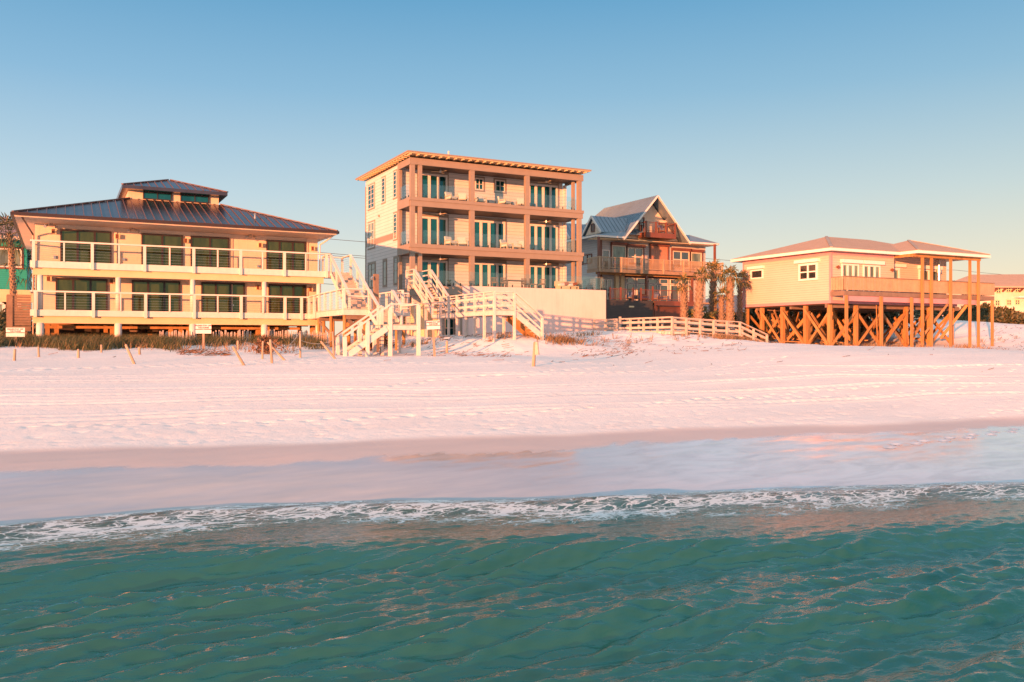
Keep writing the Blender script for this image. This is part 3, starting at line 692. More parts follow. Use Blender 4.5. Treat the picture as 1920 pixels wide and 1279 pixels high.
rail(ST, (15.42, 47.0, 6.4), (15.27, 45.0, 5.45), 1.08, 1, 0, 'white', .13, cable=6, ends=(1, 1)); rail(ST, (16.8, 47.0, 6.4), (16.62, 45.0, 5.45), 1.08, 1, 0, 'white', .13, cable=6)
plank_deck(ST, 14.85, 16.65, 42.4, 45.0, 5.45, fh=.22)
fz = lambda x, y: gz(x, y) - .25
rail(ST, (16.6, 45.0, 5.45), (16.6, 42.45, 5.45), 1.05, 1, 0, 'white', .17, cable=8, foot=fz); rail(ST, (16.6, 42.45, 5.45), (15.05, 42.45, 5.45), 1.05, 1, 0, 'white', .17, foot=fz)
flight(ST, (14.85, 42.45, 5.45), (12.6, 42.45, 3.82), (0, 1.15, 0), 9, 'white')
for yy in (42.4, 43.65):
    rail(ST, (15.0, yy, 5.45), (12.65, yy, 3.84), 1.0, 2, 0, 'white', .17, foot=fz, top=(.2, .07))
legs(ST, [(14.1, 47.3), (14.1, 50), (14.4, 52.7), (15.8, 49), (17.2, 47.4), (17.3, 50), (14.7, 55), (16.8, 54), (17.2, 57.2), (16.3, 57.3), (15.9, 52.4), (18.6, 50)], 6.1, 'pile', .2)
legs(ST, [(15.0, 44.8), (16.4, 44.8), (15.0, 43.6)], 5.2, 'whitewood', .17, True)
mb = MB(); mb.bar((14.1, 47.25, 5.95), (17.3, 47.25, 5.95), .07, .26); mb.bar((14.1, 47.3, 5.9), (16, 47.6, 4.6), .06, .2); mb.bar((15.9, 50, 5.9), (14.2, 50, 4.7), .06, .2)
mb.bar((14.1, 52.6, 5.95), (17.4, 52.6, 5.95), .07, .26); mb.bar((17.2, 50.2, 5.9), (15.8, 49.2, 4.5), .06, .2); mb.bar((14.7, 55, 5.9), (14.2, 50, 4.9), .06, .2); mb.build('cross_brace', 'brownwood', ST)
mb = MB(); mb.box(15.62, 15.88, 46.66, 46.92, 4.0, 8.35); mb.build('tall_piling', 'brownwood', ST)
mb = MB(); mb.cyl((15.5, 46.6, 8.2), (15.4, 46.55, 8.05), .05, .08); mb.build('shower_head', 'steel', ST)

# ================================================================== four storey house in the middle
CH = thing('tall_house', (31, 62, 5), 'tall white house with three storeys of taupe framed glass balconies', 'house')
XA, XB, YB, YF = 23.62, 38.75, 64.65, 62.0
mb = MB(TX(XA)); mb.box(YB, 72.9, -14, 0, 4.4, 18.45); wl = mb.build('wall', 'sidingC', CH)
mb = MB(); mb.box(37.63, 38.6, YB + .02, 72.85, 4.6, 18.42); mb.build('wall', 'sidingC', CH)
F1, F2, F3 = 8.66, 12.0, 15.52
mb = MB()
for z0, z1 in ((11.28, F2), (14.85, F3)):
    mb.box(23.55, 38.9, 61.86, 62.02, z0, z0 + .42); mb.box(23.48, 38.97, 61.80, 62.02, z0 + .424, z1)
    mb.box(23.5, 23.62, 62.024, YB, z0, z1); mb.box(38.8, 38.92, 62.024, YB, z0, z1)
mb.box(23.5, 38.95, 61.86, 62.06, 18.0, 18.5); mb.box(23.52, 23.62, 62.064, YB, 18.0, 18.5); mb.box(38.8, 38.92, 62.064, YB, 18.0, 18.5)
mb.build('band_beam', 'taupe', CH)
for z in (11.3, 14.87, 18.2):
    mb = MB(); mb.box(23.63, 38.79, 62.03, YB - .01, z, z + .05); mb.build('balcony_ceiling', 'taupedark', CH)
for z in (F2, F3):
    mb = MB(); mb.box(23.63, 38.79, 62.03, YB - .01, z - .12, z - .02); mb.build('balcony_floor', 'concrete', CH)
cx = [23.78, 28.73, 33.66, 38.66]
for f0, f1 in ((F1, 11.28), (F2, 14.85), (F3, 18.0)):
    for i, x in enumerate(cx):
        w_ = .19; MB().box(x - w_, x + w_ if 0 < i < 3 else x + w_ - .04, 61.9, 62.2, f0 - .02, f1 + .002).build('column', 'taupe', CH)
    MB().box(24.22, 24.52, 61.92, 62.2, f0 - .02, f1 + .002).build('column', 'taupe', CH)
    MB().box(38.2, 38.42, 62.35, 62.6, f0 - .02, f1 + .02).build('column', 'taupe', CH)
    MB().box(23.56, 23.80, YB - .3, YB - .06, f0 - .02, f1 + .02).build('column', 'taupe', CH)
    MB().box(38.60, 38.80, YB - .3, YB - .02, f0 - .02, f1 + .02).build('column', 'sidingC', CH)
# balcony doors: white frames, teal glass
for zf, zt, spans in ((F3, 17.96, [(25.4, 27.75, 3), (35.2, 38.05, 4)]), (F2, 14.52, [(25.4, 27.75, 3), (30.0, 32.98, 4), (35.2, 38.05, 4)]), (F1, 11.05, [(25.4, 27.75, 3), (30.0, 32.98, 4), (35.2, 38.05, 4)])):
    for a, b, nn in spans:
        fr = opening(CH, TY(YB), a, b, zf, zt, 'balcony_door', nn, 1, 'white', 'glassC', .16, .22, .10)
        MB(TY(YB)).box(a - .12, b + .12, 0, .07, zt, zt + .26).box(b, b + .12, 0, .07, zf, zt).box(a - .12, a, 0, .07, zf, zt).build('door_trim', 'taupe', fr)
for a, b in ((30.22, 30.98), (32.05, 32.98)):
    opening(CH, TY(YB), a, b, 17.0, 17.98, 'window', 2, 2, 'white', 'glassC', .09, .05, .07, trim='taupe', tw=.13)
# side windows
for (y0, y1, z0, z1, nc, nr) in ((70.5, 72.2, 15.9, 17.9, 2, 5), (67.8, 68.6, 15.97, 18.0, 1, 6), (65.05, 65.8, 15.96, 18.05, 1, 6), (65.0, 65.75, 12.66, 14.7, 1, 6),
                                (70.3, 72.2, 9.15, 11.2, 2, 4), (67.45, 68.3, 9.11, 11.2, 1, 3), (64.85, 65.7, 9.12, 11.2, 1, 2)):
    opening(CH, TX(XA), y0, y1, z0, z1, 'window', nc if nr > 3 else 1, nr, 'white' if z0 > 12 else 'taupe', 'glassD' if z0 < 12 else 'glassC', .07, .05, .06, trim='taupe', tw=.10)
f = opening(CH, TX(XA), 70.45, 72.2, 12.55, 14.7, 'shuttered_window', 2, 3, 'sidingC', 'glassG', .1, .08, .07, trim='taupe', tw=.10)
mb = MB(TX(XA)); mb.box(YB, 72.9, .0, .035, 12.75, 13.2); mb.box(YB, YB + .14, 0, .05, 4.5, 18.0); mb.build('trim_band', 'taupe', CH)
mb = MB(TX(XA)); mb.box(72.8, 72.93, 0, .05, 4.5, 18.0); mb.cyl((69.2, .0, 15.0), (69.2, .12, 15.0), .08); mb.build('corner_board', 'taupe', CH)
# roof
e, u = hip(23.05, 39.3, 61.15, 74.1, 18.86, 19.55, (7, 6)); mb = MB(); hip_mesh(mb, e, u, .10); rf = mb.build('roof', 'taupe', CH)
MB().box(23.12, 39.22, 61.22, 74.0, 18.70, 18.755).build('soffit', 'beam', rf)
k = 23.3; n = 0
while k < 39.2: MB().box(k, k + .13, 61.3, 61.9, 18.60, 18.69).build('rafter_tail', 'beam', rf); k += .62
k = 62.1
while k < 73.8: MB().box(23.2, 23.60, k, k + .13, 18.60, 18.69).build('rafter_tail', 'beam', rf); k += .62
mb = MB(); mb.cyl((27.0, 62.6, 18.9), (27.0, 62.6, 19.45), .06); mb.build('vent_pipe', 'cream', rf)
# glass rails
def glass_rail(parent, p0, p1, z0, h, n):
    p0, p1 = Vector((*p0, z0)), Vector((*p1, z0)); r = None
    dv = (p1 - p0) / n; per = Vector((-dv.y, dv.x, 0)).normalized() * .008
    mb = MB()
    for i in range(n):
        a = p0 + dv * (i + .015); b = p0 + dv * (i + .985); q = [a - per, b - per, b + per, a + per]
        lo = [tuple(v + Vector((0, 0, .06))) for v in q]; mb.slab([tuple(v + Vector((0, 0, h))) for v in q], h - .06)
    g = mb.build('glass_railing', 'clear', parent)
    for i in range(n):
        for f in (.2, .8): c = p0 + dv * (i + f); MB().box(c.x - .03, c.x + .03, c.y - .03, c.y + .03, z0 - .02, z0 + .2).build('clamp', 'black', g)
for z in (F2, F3):
    for a, b in zip([24.6, 28.95, 33.9], [28.5, 33.45, 38.15]): glass_rail(CH, (a, 61.98), (b, 61.98), z, 1.08, 3)
    glass_rail(CH, (23.62, 62.25), (23.62, 64.3), z, 1.08, 2); glass_rail(CH, (38.85, 62.25), (38.85, 64.3), z, 1.08, 2)
# terrace
mb = MB(); mb.box(26.56, 39.3, 59.0, 59.2, 4.2, 8.71); mb.box(39.12, 39.3, 59.202, 70, 4.3, 8.71); mb.build('terrace_wall', 'stucco', CH)
mb = MB(); mb.box(23.6, 39.1, 59.2, YB, 8.5, 8.64); mb.box(39.0, 39.11, YB, 70, 8.5, 8.64); mb.build('terrace_floor', 'concrete', CH)
mb = MB(); mb.box(23.5, 26.5, 58.98, 59.18, 8.02, 8.64); mb.box(23.5, 23.6, 59.19, YB, 8.02, 8.64); mb.build('terrace_fascia', 'taupe', CH)
mb = MB(); mb.box(23.62, 37.5, 61.6, 61.8, 4.4, 8.5); gw = mb.build('wall', 'sidingC', CH)
MB().box(26.38, 26.54, 59.02, 59.2, 4.4, 8.02).build('column', 'taupe', CH)
opening(CH, TY(61.6), 26.2, 27.0, 4.9, 7.0, 'garden_door', 2, 3, 'white', 'glassC', .08)
opening(CH, TY(61.6), 24.3, 25.4, 5.2, 7.0, 'window', 2, 2, 'white', 'glassD', .08)
glass_rail(CH, (24.7, 59.08), (39.2, 59.08), 8.71, 1.06, 10); glass_rail(CH, (39.22, 59.15), (39.22, 66), 8.71, 1.06, 5); glass_rail(CH, (23.6, 59.4), (23.6, 62), 8.66, 1.0, 2)

# ceiling fans of the balconies
def fan():
    t = thing('ceiling_fan', (0, 0, 0), 'x', 'ceiling fan', 'ceiling fans over the balconies of the tall house')
    MB().cyl((0, 0, 0), (0, 0, -.2), .03).cyl((0, 0, -.2), (0, 0, -.34), .11, .09).build('motor', 'steel', t)
    for i in range(3):
        a = i * 2.094 + .3; MB().bar((.1 * math.cos(a), .1 * math.sin(a), -.27), (.72 * math.cos(a), .72 * math.sin(a), -.29), .14, .02).build('blade', 'beam', t)
    return t
spots = []
for fl, z in (('top', 18.2), ('middle', 14.86), ('lowest', 11.3)):
    for side, x in (('left', 26.6), ('right', 36.2)): spots.append(((x, 63.3, z), 0.5 if side == 'left' else .2, 1, 'ceiling fan under the %s balcony roof, %s bay of the tall white house' % (fl, side)))
copies(fan(), spots)
# balcony and terrace furniture
def lounge(name='lounge_chair', frame='beam', cush='cushion', w_=.75, cat='armchair', grp='lounge chairs on the balconies of the tall house'):
    t = thing(name, (0, 0, 0), 'x', cat, grp)
    MB().box(-w_ / 2, w_ / 2, -.36, .36, .26, .32).box(-w_ / 2, -w_ / 2 + .06, -.36, .36, .5, .56).box(w_ / 2 - .06, w_ / 2, -.36, .36, .5, .56).build('frame', frame, t)
    MB().box(-w_ / 2 + .07, w_ / 2 - .07, -.35, .3, .322, .46).build('seat_cushion', cush, t)
    MB().add([(-w_ / 2 + .07, .24, .46), (w_ / 2 - .07, .24, .46), (w_ / 2 - .07, .38, .46), (-w_ / 2 + .07, .38, .46), (-w_ / 2 + .07, .36, .86), (w_ / 2 - .07, .36, .86), (w_ / 2 - .07, .48, .84), (-w_ / 2 + .07, .48, .84)],
             [(3, 2, 1, 0), (4, 5, 6, 7), (0, 1, 5, 4), (1, 2, 6, 5), (2, 3, 7, 6), (3, 0, 4, 7)]).build('backrest', cush, t)
    for a in (-1, 1):
        for b in (-1, 1): MB().box(a * (w_ / 2 - .03) - .025, a * (w_ / 2 - .03) + .025, b * .33 - .025, b * .33 + .025, 0, .52 if True else .3).build('leg', frame, t)
    return t
L = []
def lc(px_, z, rz, txt): L.append(((XY(px_, 63.1), 63.1, z), rz, 1.05, txt))
lc(847, F3 - .02, .3, 'pale cushioned chair on the top balcony just left of the second column')
lc(866, F3 - .02, -.5, 'pale cushioned chair on the top balcony touching the second column')
lc(901, F3 - .02, 0, 'pale cushioned chair on the top balcony under the small left window')
lc(946, F3 - .02, .5, 'pale cushioned chair on the top balcony right of the two small windows')
lc(977, F3 - .02, -.4, 'pale cushioned chair on the top balcony beside the third column')
lc(846, F2 - .02, .3, 'pale cushioned chair on the middle balcony right of the left doors')
lc(866, F2 - .02, -.3, 'pale cushioned chair on the middle balcony left of the second column')
lc(950, F2 - .02, .4, 'pale cushioned chair on the middle balcony just right of the centre doors')
lc(966, F2 - .02, 0, 'middle one of three pale chairs on the middle balcony')
lc(981, F2 - .02, -.4, 'pale cushioned chair on the middle balcony touching the third column')
copies(lounge(), L)
def dining():
    t = thing('dining_chair', (0, 0, 0), 'x', 'chair', 'wicker dining chairs on the terrace of the tall house')
    MB().box(-.24, .24, -.22, .24, .42, .47).build('seat', 'wicker', t)
    m_ = MB().box(-.24, .24, .2, .24, .47, .56).box(-.24, .24, .22, .26, .84, .9)
    for i in range(5): m_.box(-.23 + i * .105, -.19 + i * .105, .21, .25, .56, .84)
    m_.build('backrest', 'wicker', t)
    for a in (-.21, .21):
        for b in (-.19, .21): MB().box(a - .02, a + .02, b - .02, b + .02, 0, .42).build('leg', 'wicker', t)
    return t
D = []
for px_, txt in ((928, 'left of the second column'), (945, 'at the left end of the table'), (985, 'at the right end of the table'), (1000, 'before the right hand doors'), (1016, 'towards the sofa end')):
    x = XY(px_, 60.2); D.append(((x, 60.2, 8.64), rr.uniform(-1, 1), 1.0, 'dark wicker chair on the glass railed terrace, ' + txt))
copies(dining(), D)
t = thing('dining_table', (XY(965, 60.6), 60.6, 8.64), 'dark rectangular table behind the terrace glass between two columns', 'table')
x = t.location.x; MB().box(x - .9, x + .9, 60.2, 61.0, 9.32, 9.38).build('tabletop', 'wicker', t)
for a in (-.8, .8):
    for b in (60.28, 60.92): MB().box(x + a - .04, x + a + .04, b - .04, b + .04, 8.64, 9.32).build('leg', 'wicker', t)
x = XY(1063, 60.5); t = thing('outdoor_sofa', (x, 60.5, 8.64), 'tan box sofa heaped with cushions behind the terrace glass at its right end', 'sofa')
MB().box(x - .9, x + .9, 60.1, 60.95, 8.64, 9.05).build('base', 'beam', t); MB().box(x - .9, x + .9, 60.8, 60.98, 9.052, 9.45).build('backrest', 'beam', t)
for i in range(4): MB().bar((x - .7 + i * .4, 60.55, 9.12 + .08 * (i % 2)), (x - .3 + i * .4, 60.6, 9.2 + .1 * (i % 2)), .4, .2).build('cushion', 'redfab' if i % 2 else 'cushion', t)
t = thing('planter', (XY(842, 59.6), 59.6, 8.64), 'small dark planter on the terrace edge beside the stair top', 'planter')
x = t.location.x; MB().cyl((x, 59.6, 8.64), (x, 59.6, 8.95), .14, .18).build('pot', 'black', t); MB().cyl((x, 59.6, 8.95), (x, 59.6, 9.15), .05, .2, 7).build('plant', 'shrub', t)

# stairs and boardwalk of the tall house
BW = thing('boardwalk', (22.9, 50, 5), 'pale timber boardwalk on tall legs running from the tall house over the dune to steps', 'boardwalk')
plank_deck(BW, 22.1, 23.45, 57.4, 59.0, 8.6, fascia='greywood')
rail(BW, (22.15, 57.45, 8.6), (22.15, 58.95, 8.6), 1.05, 1, 2); rail(BW, (23.4, 57.45, 8.6), (23.4, 58.95, 8.6), 1.05, 1, 2, ends=(1, 0))
flight(BW, (22.2, 57.4, 8.6), (22.2, 54.0, 6.4), (1.15, 0, 0), 12, 'whitewood')
rail(BW, (22.15, 57.4, 8.6), (22.15, 54.0, 6.4), 1.05, 3, 2, ends=(0, 1)); rail(BW, (23.4, 57.4, 8.6), (23.4, 54.0, 6.4), 1.05, 3, 2, ends=(0, 1))
plank_deck(BW, 22.1, 23.5, 44.7, 54.0, 6.4, fh=.26)
rail(BW, (22.15, 54.0, 6.4), (22.15, 44.75, 6.4), 1.05, 7, 2, foot=fz, ends=(0, 1), midh=.13); rail(BW, (23.45, 54.0, 6.4), (23.45, 46.1, 6.4), 1.05, 6, 2, foot=fz, ends=(0, 1), midh=.13)
rail(BW, (22.15, 44.75, 6.4), (23.45, 44.75, 6.4), 1.05, 1, 2, foot=fz, ends=(0, 1), midh=.13)
flight(BW, (23.5, 44.8, 6.4), (25.25, 44.8, 5.0), (0, 1.2, 0), 8, 'whitewood')
for yy in (44.75, 46.05): rail(BW, (23.5, yy, 6.4), (25.3, yy, 5.0), 1.02, 1, 2, ends=(0, 1), foot=fz)
legs(BW, [(22.3, 57.6), (23.3, 57.6), (22.3, 55.6), (23.3, 55.6)], 8.3 - 1.0, 'whitewood', .16, True); legs(BW, [(22.2, 58.8), (23.3, 58.8)], 8.3, 'whitewood', .16, True)
mb = MB(); mb.box(22.35, 23.25, 55.9, 58.7, 4.5, 7.2); mb.build('storage_panel', 'beam', BW)
mb = MB(); mb.bar((23.6, 45.9, 6.0), (25.2, 45.9, 4.8), .05, .4); mb.bar((23.6, 45.4, 6.05), (25.2, 45.4, 4.8), .05, .3); mb.build('stair_carriage', 'pile', BW)

# ================================================================== right boardwalk by the grey house
RB = thing('dune_boardwalk', (40, 49, 5), 'low weathered white boardwalk crossing the dune below the grey gabled house', 'boardwalk')
plank_deck(RB, 37.5, 38.7, 48.1, 58.0, 5.32, fh=.2)
rail(RB, (37.5, 58.0, 5.32), (37.5, 48.1, 5.32), .95, 6, 2, foot=fz, midh=.16, mat='greywood'); rail(RB, (38.7, 58.0, 5.32), (38.7, 49.3, 5.32), .95, 6, 2, foot=fz, midh=.16, mat='greywood')
mb = MB(); 
for i in range(34): a = 37.5 + i * .18; z = 5.32 - (a - 37.5) * .05; mb.box(a + .01, a + .17, 48.1, 49.3, z - .05, z)
mb.build('deck', 'greywood', RB)
rail(RB, (37.5, 48.1, 5.3), (43.6, 48.1, 5.02), .95, 5, 2, foot=fz, ends=(0, 1), midh=.16, mat='greywood'); rail(RB, (38.7, 49.3, 5.25), (43.6, 49.3, 5.02), .95, 4, 2, foot=fz, midh=.16, mat='greywood')
flight(RB, (43.6, 48.15, 5.02), (46.2, 48.15, 4.1), (0, 1.15, 0), 6, 'greywood')
for yy in (48.1, 49.3): rail(RB, (43.6, yy, 5.02), (46.2, yy, 4.12), .95, 2, 2, ends=(0, 1), foot=fz, midh=.16, mat='greywood')
mb = MB(); mb.bar((43.7, 48.2, 4.75), (46.1, 48.2, 3.95), .05, .3); mb.build('stair_carriage', 'pile', RB)
t = thing('slat_fence', (38, 60.5, 5), 'short grey slat fence panel between the pink wall and the low boardwalk', 'fence')
a0, a1 = XY(1136, 60), XY(1162, 60); mb = MB()
for i in range(8): mb.box(a0, a1, 60, 60.04, 5.1 + i * .17, 5.1 + i * .17 + .14)
mb.build('slat_panel', 'greywood', t); MB().box(a1 - .02, a1 + .14, 59.97, 60.1, 4.7, 6.62).build('post', 'greywood', t)

# ================================================================== grey gabled house
GH = thing('gabled_house', (55, 74, 5), 'grey lap sided house with steep blue metal gable roof, brown balconies and decks', 'house')
YG = 74.0
mb = MB(); mb.box(48.6, 62.2, YG, 90, 5.0, 15.25); mb.build('wall', 'sidingG', GH)
mb = MB(); gp = [(50.95, 73.8, 15.2), (58.35, 73.8, 15.2), (54.6, 73.8, 19.25)]
mb.slab(gp, .19, (0, 1, 0)); mb.build('gable_wall', 'cream', GH)
mb = MB(); mb.box(53.1, 56.7, 73.60, 73.79, 15.7, 17.3); gwl = mb.build('gable_recess', 'cream', GH)
def plane_ribs(mb, a, b, c, d, pitch=.45):
    """seams on the slope a-b (eave) to d-c (ridge)"""
    a, b, c, d = map(Vector, (a, b, c, d)); n = max(1, int((b - a).length / pitch)); nr = (b - a).cross(d - a).normalized()
    for i in range(n + 1):
        f = i / n; mb.bar(a.lerp(b, f) + nr * .015, d.lerp(c, f) + nr * .015, .035, .05, nr)
mb = MB(); rb = MB()
# steep front gable, hipped at the back
ez = 15.0; yl, yr = 72.5, 86.5
Lp = [(50.45, yl, 14.95), (50.45, yr, 14.95), (54.6, 82.2, 19.6), (54.6, yl, 19.6)]
Rp = [(58.75, yl, 14.95), (54.6, yl, 19.6), (54.6, 82.2, 19.6), (58.75, yr, 14.95)]
mb.slab(Lp[::-1], .16); mb.slab(Rp[::-1], .16); mb.slab([(50.45, yr, 14.95), (58.75, yr, 14.95), (54.6, 82.2, 19.6)], .1)
plane_ribs(rb, Lp[1], Lp[0], Lp[3], Lp[2]); plane_ribs(rb, Rp[0], Rp[3], Rp[2], Rp[1])
# skirts left and right
S1 = [(47.0, 72.4, 15.12), (50.9, 73.0, 15.75), (50.9, 88, 15.95), (47.0, 88, 15.12)]
mb.slab(S1, .12); plane_ribs(rb, S1[3], S1[0], S1[1], S1[2]); mb.slab([(47.0, 72.4, 15.125), (50.9, 72.4, 15.125), (50.9, 73.0, 15.755)], .1)
S2 = [(62.55, 72.4, 15.05), (62.55, 88, 15.05), (59.6, 88, 16.0), (59.6, 73.6, 15.9)]
mb.slab(S2, .12); plane_ribs(rb, S2[0], S2[1], S2[2], S2[3])
S3 = [(58.4, 72.4, 15.06), (62.55, 72.4, 15.055), (59.6, 73.6, 15.905), (58.4, 73.6, 15.905)]; mb.slab(S3, .12)
S4 = [(56.2, 74.2, 15.6), (60.2, 74.2, 15.6), (58.9, 77, 17.45), (56.2, 77, 17.45)]; mb.slab(S4, .12); plane_ribs(rb, S4[0], S4[1], S4[2], S4[3])
mb.slab([(60.2, 74.2, 15.605), (60.2, 80, 15.605), (58.9, 77, 17.455)], .1)
# left dormers
for yc in (75.0, 81.0):
    mb.slab([(48.2, yc - 1.75, 15.6), (53.6, yc - 1.75, 15.6), (53.6, yc, 17.4), (48.2, yc, 17.4)], .1)
    mb.slab([(48.2, yc, 17.4), (53.6, yc, 17.4), (53.6, yc + 1.75, 15.6), (48.2, yc + 1.75, 15.6)], .1)
    plane_ribs(rb, (48.2, yc - 1.75, 15.6), (53.6, yc - 1.75, 15.6), (53.6, yc, 17.4), (48.2, yc, 17.4))
rf = mb.build('roof', 'bluemetal', GH); rb.build('seam', 'bluemetal', rf)
for yc in (75.0, 81.0):
    d_ = MB().slab([(48.4, yc - 1.5, 15.5), (48.4, yc + 1.5, 15.5), (48.4, yc, 17.1)], .1, (1, 0, 0)).build('dormer_wall', 'cream', GH)
    MB().bar((48.15, yc - 1.8, 15.5), (48.15, yc, 17.34), .06, .2).bar((48.15, yc + 1.8, 15.5), (48.15, yc, 17.34), .06, .2).build('bargeboard', 'white', d_)
    opening(GH, TX(48.4), yc - .35, yc + .35, 15.75, 16.6, 'dormer_window', 2, 1, 'redbrown', 'glassD', .07)
mb = MB(); mb.bar((50.35, 72.44, 14.80), (54.6, 72.44, 19.52), .10, .30, (0, 1, 0)); mb.bar((58.85, 72.44, 14.80), (54.6, 72.44, 19.52), .10, .30, (0, 1, 0)); mb.build('bargeboard', 'white', GH)
mb = MB(); mb.box(47.0, 50.6, 72.3, 72.39, 14.92, 15.1); mb.box(46.9, 46.99, 72.3, 88, 14.92, 15.1); mb.box(58.6, 62.6, 72.3, 72.39, 14.86, 15.04); mb.box(62.56, 62.64, 72.3, 88, 14.86, 15.04)
mb.build('eave_board', 'white', GH)
MB().box(47.1, 62.5, 72.5, YG, 14.82, 14.86).build('porch_ceiling', 'beam', GH)
# gable balcony
gb = MB().box(53.0, 56.8, 72.2, 73.6, 15.2, 15.72).build('gable_balcony', 'redbrown', GH)
mb = MB()
for x in (53.05, 54.3, 55.6, 56.75): mb.box(x - .07, x + .07, 72.22, 72.36, 15.72, 16.85)
mb.bar((53, 72.29, 16.75), (56.8, 72.29, 16.75), .06); mb.bar((53, 72.29, 15.85), (56.8, 72.29, 15.85), .05)
for i in range(26): mb.bar((53.1 + i * .144, 72.29, 15.85), (53.1 + i * .144, 72.29, 16.75), .018)
mb.box(53.0, 53.08, 72.4, 73.6, 16.7, 16.78); mb.box(56.72, 56.8, 72.4, 73.6, 16.7, 16.78); mb.build('balustrade', 'redbrown', gb)
opening(GH, TY(73.6), 53.1, 53.75, 15.72, 17.4, 'balcony_door', 1, 1, 'redbrown', 'glassD', .1); opening(GH, TY(73.6), 55.6, 56.5, 15.72, 17.0, 'balcony_window', 1, 1, 'redbrown', 'glassG', .1)
# upper openings
for a, b, z1, nc, gm in ((50.0, 51.71, 14.4, 1, 'glassG'), (51.9, 53.86, 14.28, 2, 'glassD'), (57.7, 59.95, 14.2, 2, 'glassD'), (60.15, 61.63, 14.15, 1, 'glassG')):
    f = opening(GH, TY(YG), a, b, 12.35, z1, 'window', nc, 1 if nc == 1 else 2, 'cream', gm, .12, .14, .08)
    MB(TY(YG)).box(a - .16, b + .16, 0, .32, z1 + .01, z1 + .28).box(a - .16, a, 0, .09, 11.8, z1 + .01).box(b, b + .16, 0, .09, 11.8, z1 + .01).build('shutter_housing', 'redbrown', f)
f = MB(TY(YG)).box(54.85, 57.0, 0, .1, 11.75, 14.55).build('roll_shutter', 'shutter', GH)
MB(TY(YG)).box(54.7, 57.15, 0, .34, 14.56, 14.85).box(54.7, 54.85, 0, .14, 11.75, 14.55).box(57.0, 57.15, 0, .14, 11.75, 14.55).build('shutter_housing', 'redbrown', f)
opening(GH, TY(YG), 48.75, 49.7, 11.75, 13.9, 'porch_door', 1, 1, 'white', 'glassD', .14)
opening(GH, TX(48.6), 75.5, 79, 12.6, 13.6, 'louvre_window', 4, 1, 'redbrown', 'glassD', .1)
for x, y, z0, z1 in ((47.2, 72.15, 8.6, 14.9), (61.9, 72.15, 8.0, 14.9), (48.6, 73.9, 8.6, 14.9), (58.9, 72.2, 8.6, 11.3), (53.0, 72.2, 8.6, 11.3)):
    MB().box(x - .1, x + .1, y - .1, y + .1, z0, z1).build('column', 'redbrown', GH)
# upper deck
dk = MB().box(47.1, 62.8, 72.0, YG - .002, 11.55, 11.75).build('upper_deck', 'deckbrown', GH)
MB().box(47.05, 62.85, 71.9, 71.99, 11.42, 11.78).box(47.0, 47.09, 72.0, YG, 11.42, 11.78).build('fascia', 'deckbrown', dk)
MB().box(47.4, 62.6, 72.8, 73.0, 11.25, 11.54).build('beam', 'pile', dk)
mb = MB(); mb.box(47.0, 62.9, 71.86, 71.98, 12.86, 12.93); mb.box(47.0, 62.9, 71.89, 71.95, 11.86, 11.92)
k = 47.1
while k < 62.8: mb.box(k, k + .04, 71.9, 71.94, 11.9, 12.87); k += .135
for x in (46.98, 62.84): mb.box(x, x + .06, 71.99, YG, 12.86, 12.93); [mb.box(x, x + .04, 72.0 + i * .14, 72.04 + i * .14, 11.78, 12.86) for i in range(14)]
rl = mb.build('deck_railing', 'railwood', GH)
for i in range(7): x = 47.15 + i * 2.6; MB().box(x - .08, x + .08, 71.84, 71.99, 11.45, 12.97).build('post', 'railwood', rl)
# ground floor doors, deck and skirt
for a, b in ((51.71, 52.85), (53.05, 54.34), (54.54, 55.78), (55.99, 57.17), (57.38, 58.59), (58.85, 59.9)):
    f = opening(GH, TY(YG), a + .03, b - .03, 8.6, 10.55, 'french_door', 1, 1, 'white', 'glassD', .10, .1, .08)
    opening(f, TY(YG), a + .03, b - .03, 10.62, 11.15, 'transom', 1, 1, 'white', 'glassD', .07, .1, .08)
MB(TY(YG)).box(51.4, 60.2, 0, .05, 11.17, 11.5).build('head_trim', 'redbrown', GH)
opening(GH, TY(YG), 48.8, 50.0, 8.6, 10.9, 'porch_door', 2, 1, 'white', 'glassD', .1); MB(TY(YG)).box(50.3, 50.7, 0, .3, 8.6, 11.4).box(51.0, 51.45, 0, .2, 8.6, 11.4).build('corner_board', 'beam', GH)
MB().box(47.2, 60.6, 70.4, YG, 8.42, 8.58).build('ground_deck', 'deckbrown', GH)
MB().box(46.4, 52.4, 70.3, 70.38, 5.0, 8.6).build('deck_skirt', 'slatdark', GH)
x = XY(1184, 70.3); MB().box(x - .3, x + .3, 70.27, 70.3, 7.9, 8.05).build('vent_grille', 'beam', GH)
MB().box(52.5, 57.4, 70.1, 70.2, 8.15, 8.62).box(52.5, 52.62, 70.1, 70.2, 5, 8.15).build('deck_beam', 'redbrown', GH); MB().box(52.6, 57.3, 70.8, 70.9, 5.2, 8.1).build('deck_skirt', 'redbrown', GH)
mb = MB(); mb.bar((47.2, 70.35, 9.68), (57.3, 70.35, 9.68), .08, .06); mb.bar((47.2, 70.35, 8.75), (57.3, 70.35, 8.75), .06)
for i in range(70): mb.bar((47.25 + i * .145, 70.35, 8.75), (47.25 + i * .145, 70.35, 9.66), .016)
rl = mb.build('deck_railing', 'redbrown', GH)
for x in (47.3, 48.6, 50.1, 51.0, 52.45, 57.2): MB().box(x - .07, x + .07, 70.3, 70.42, 8.6, 9.85 if x != 52.45 else 10.05).build('post', 'redbrown', rl)
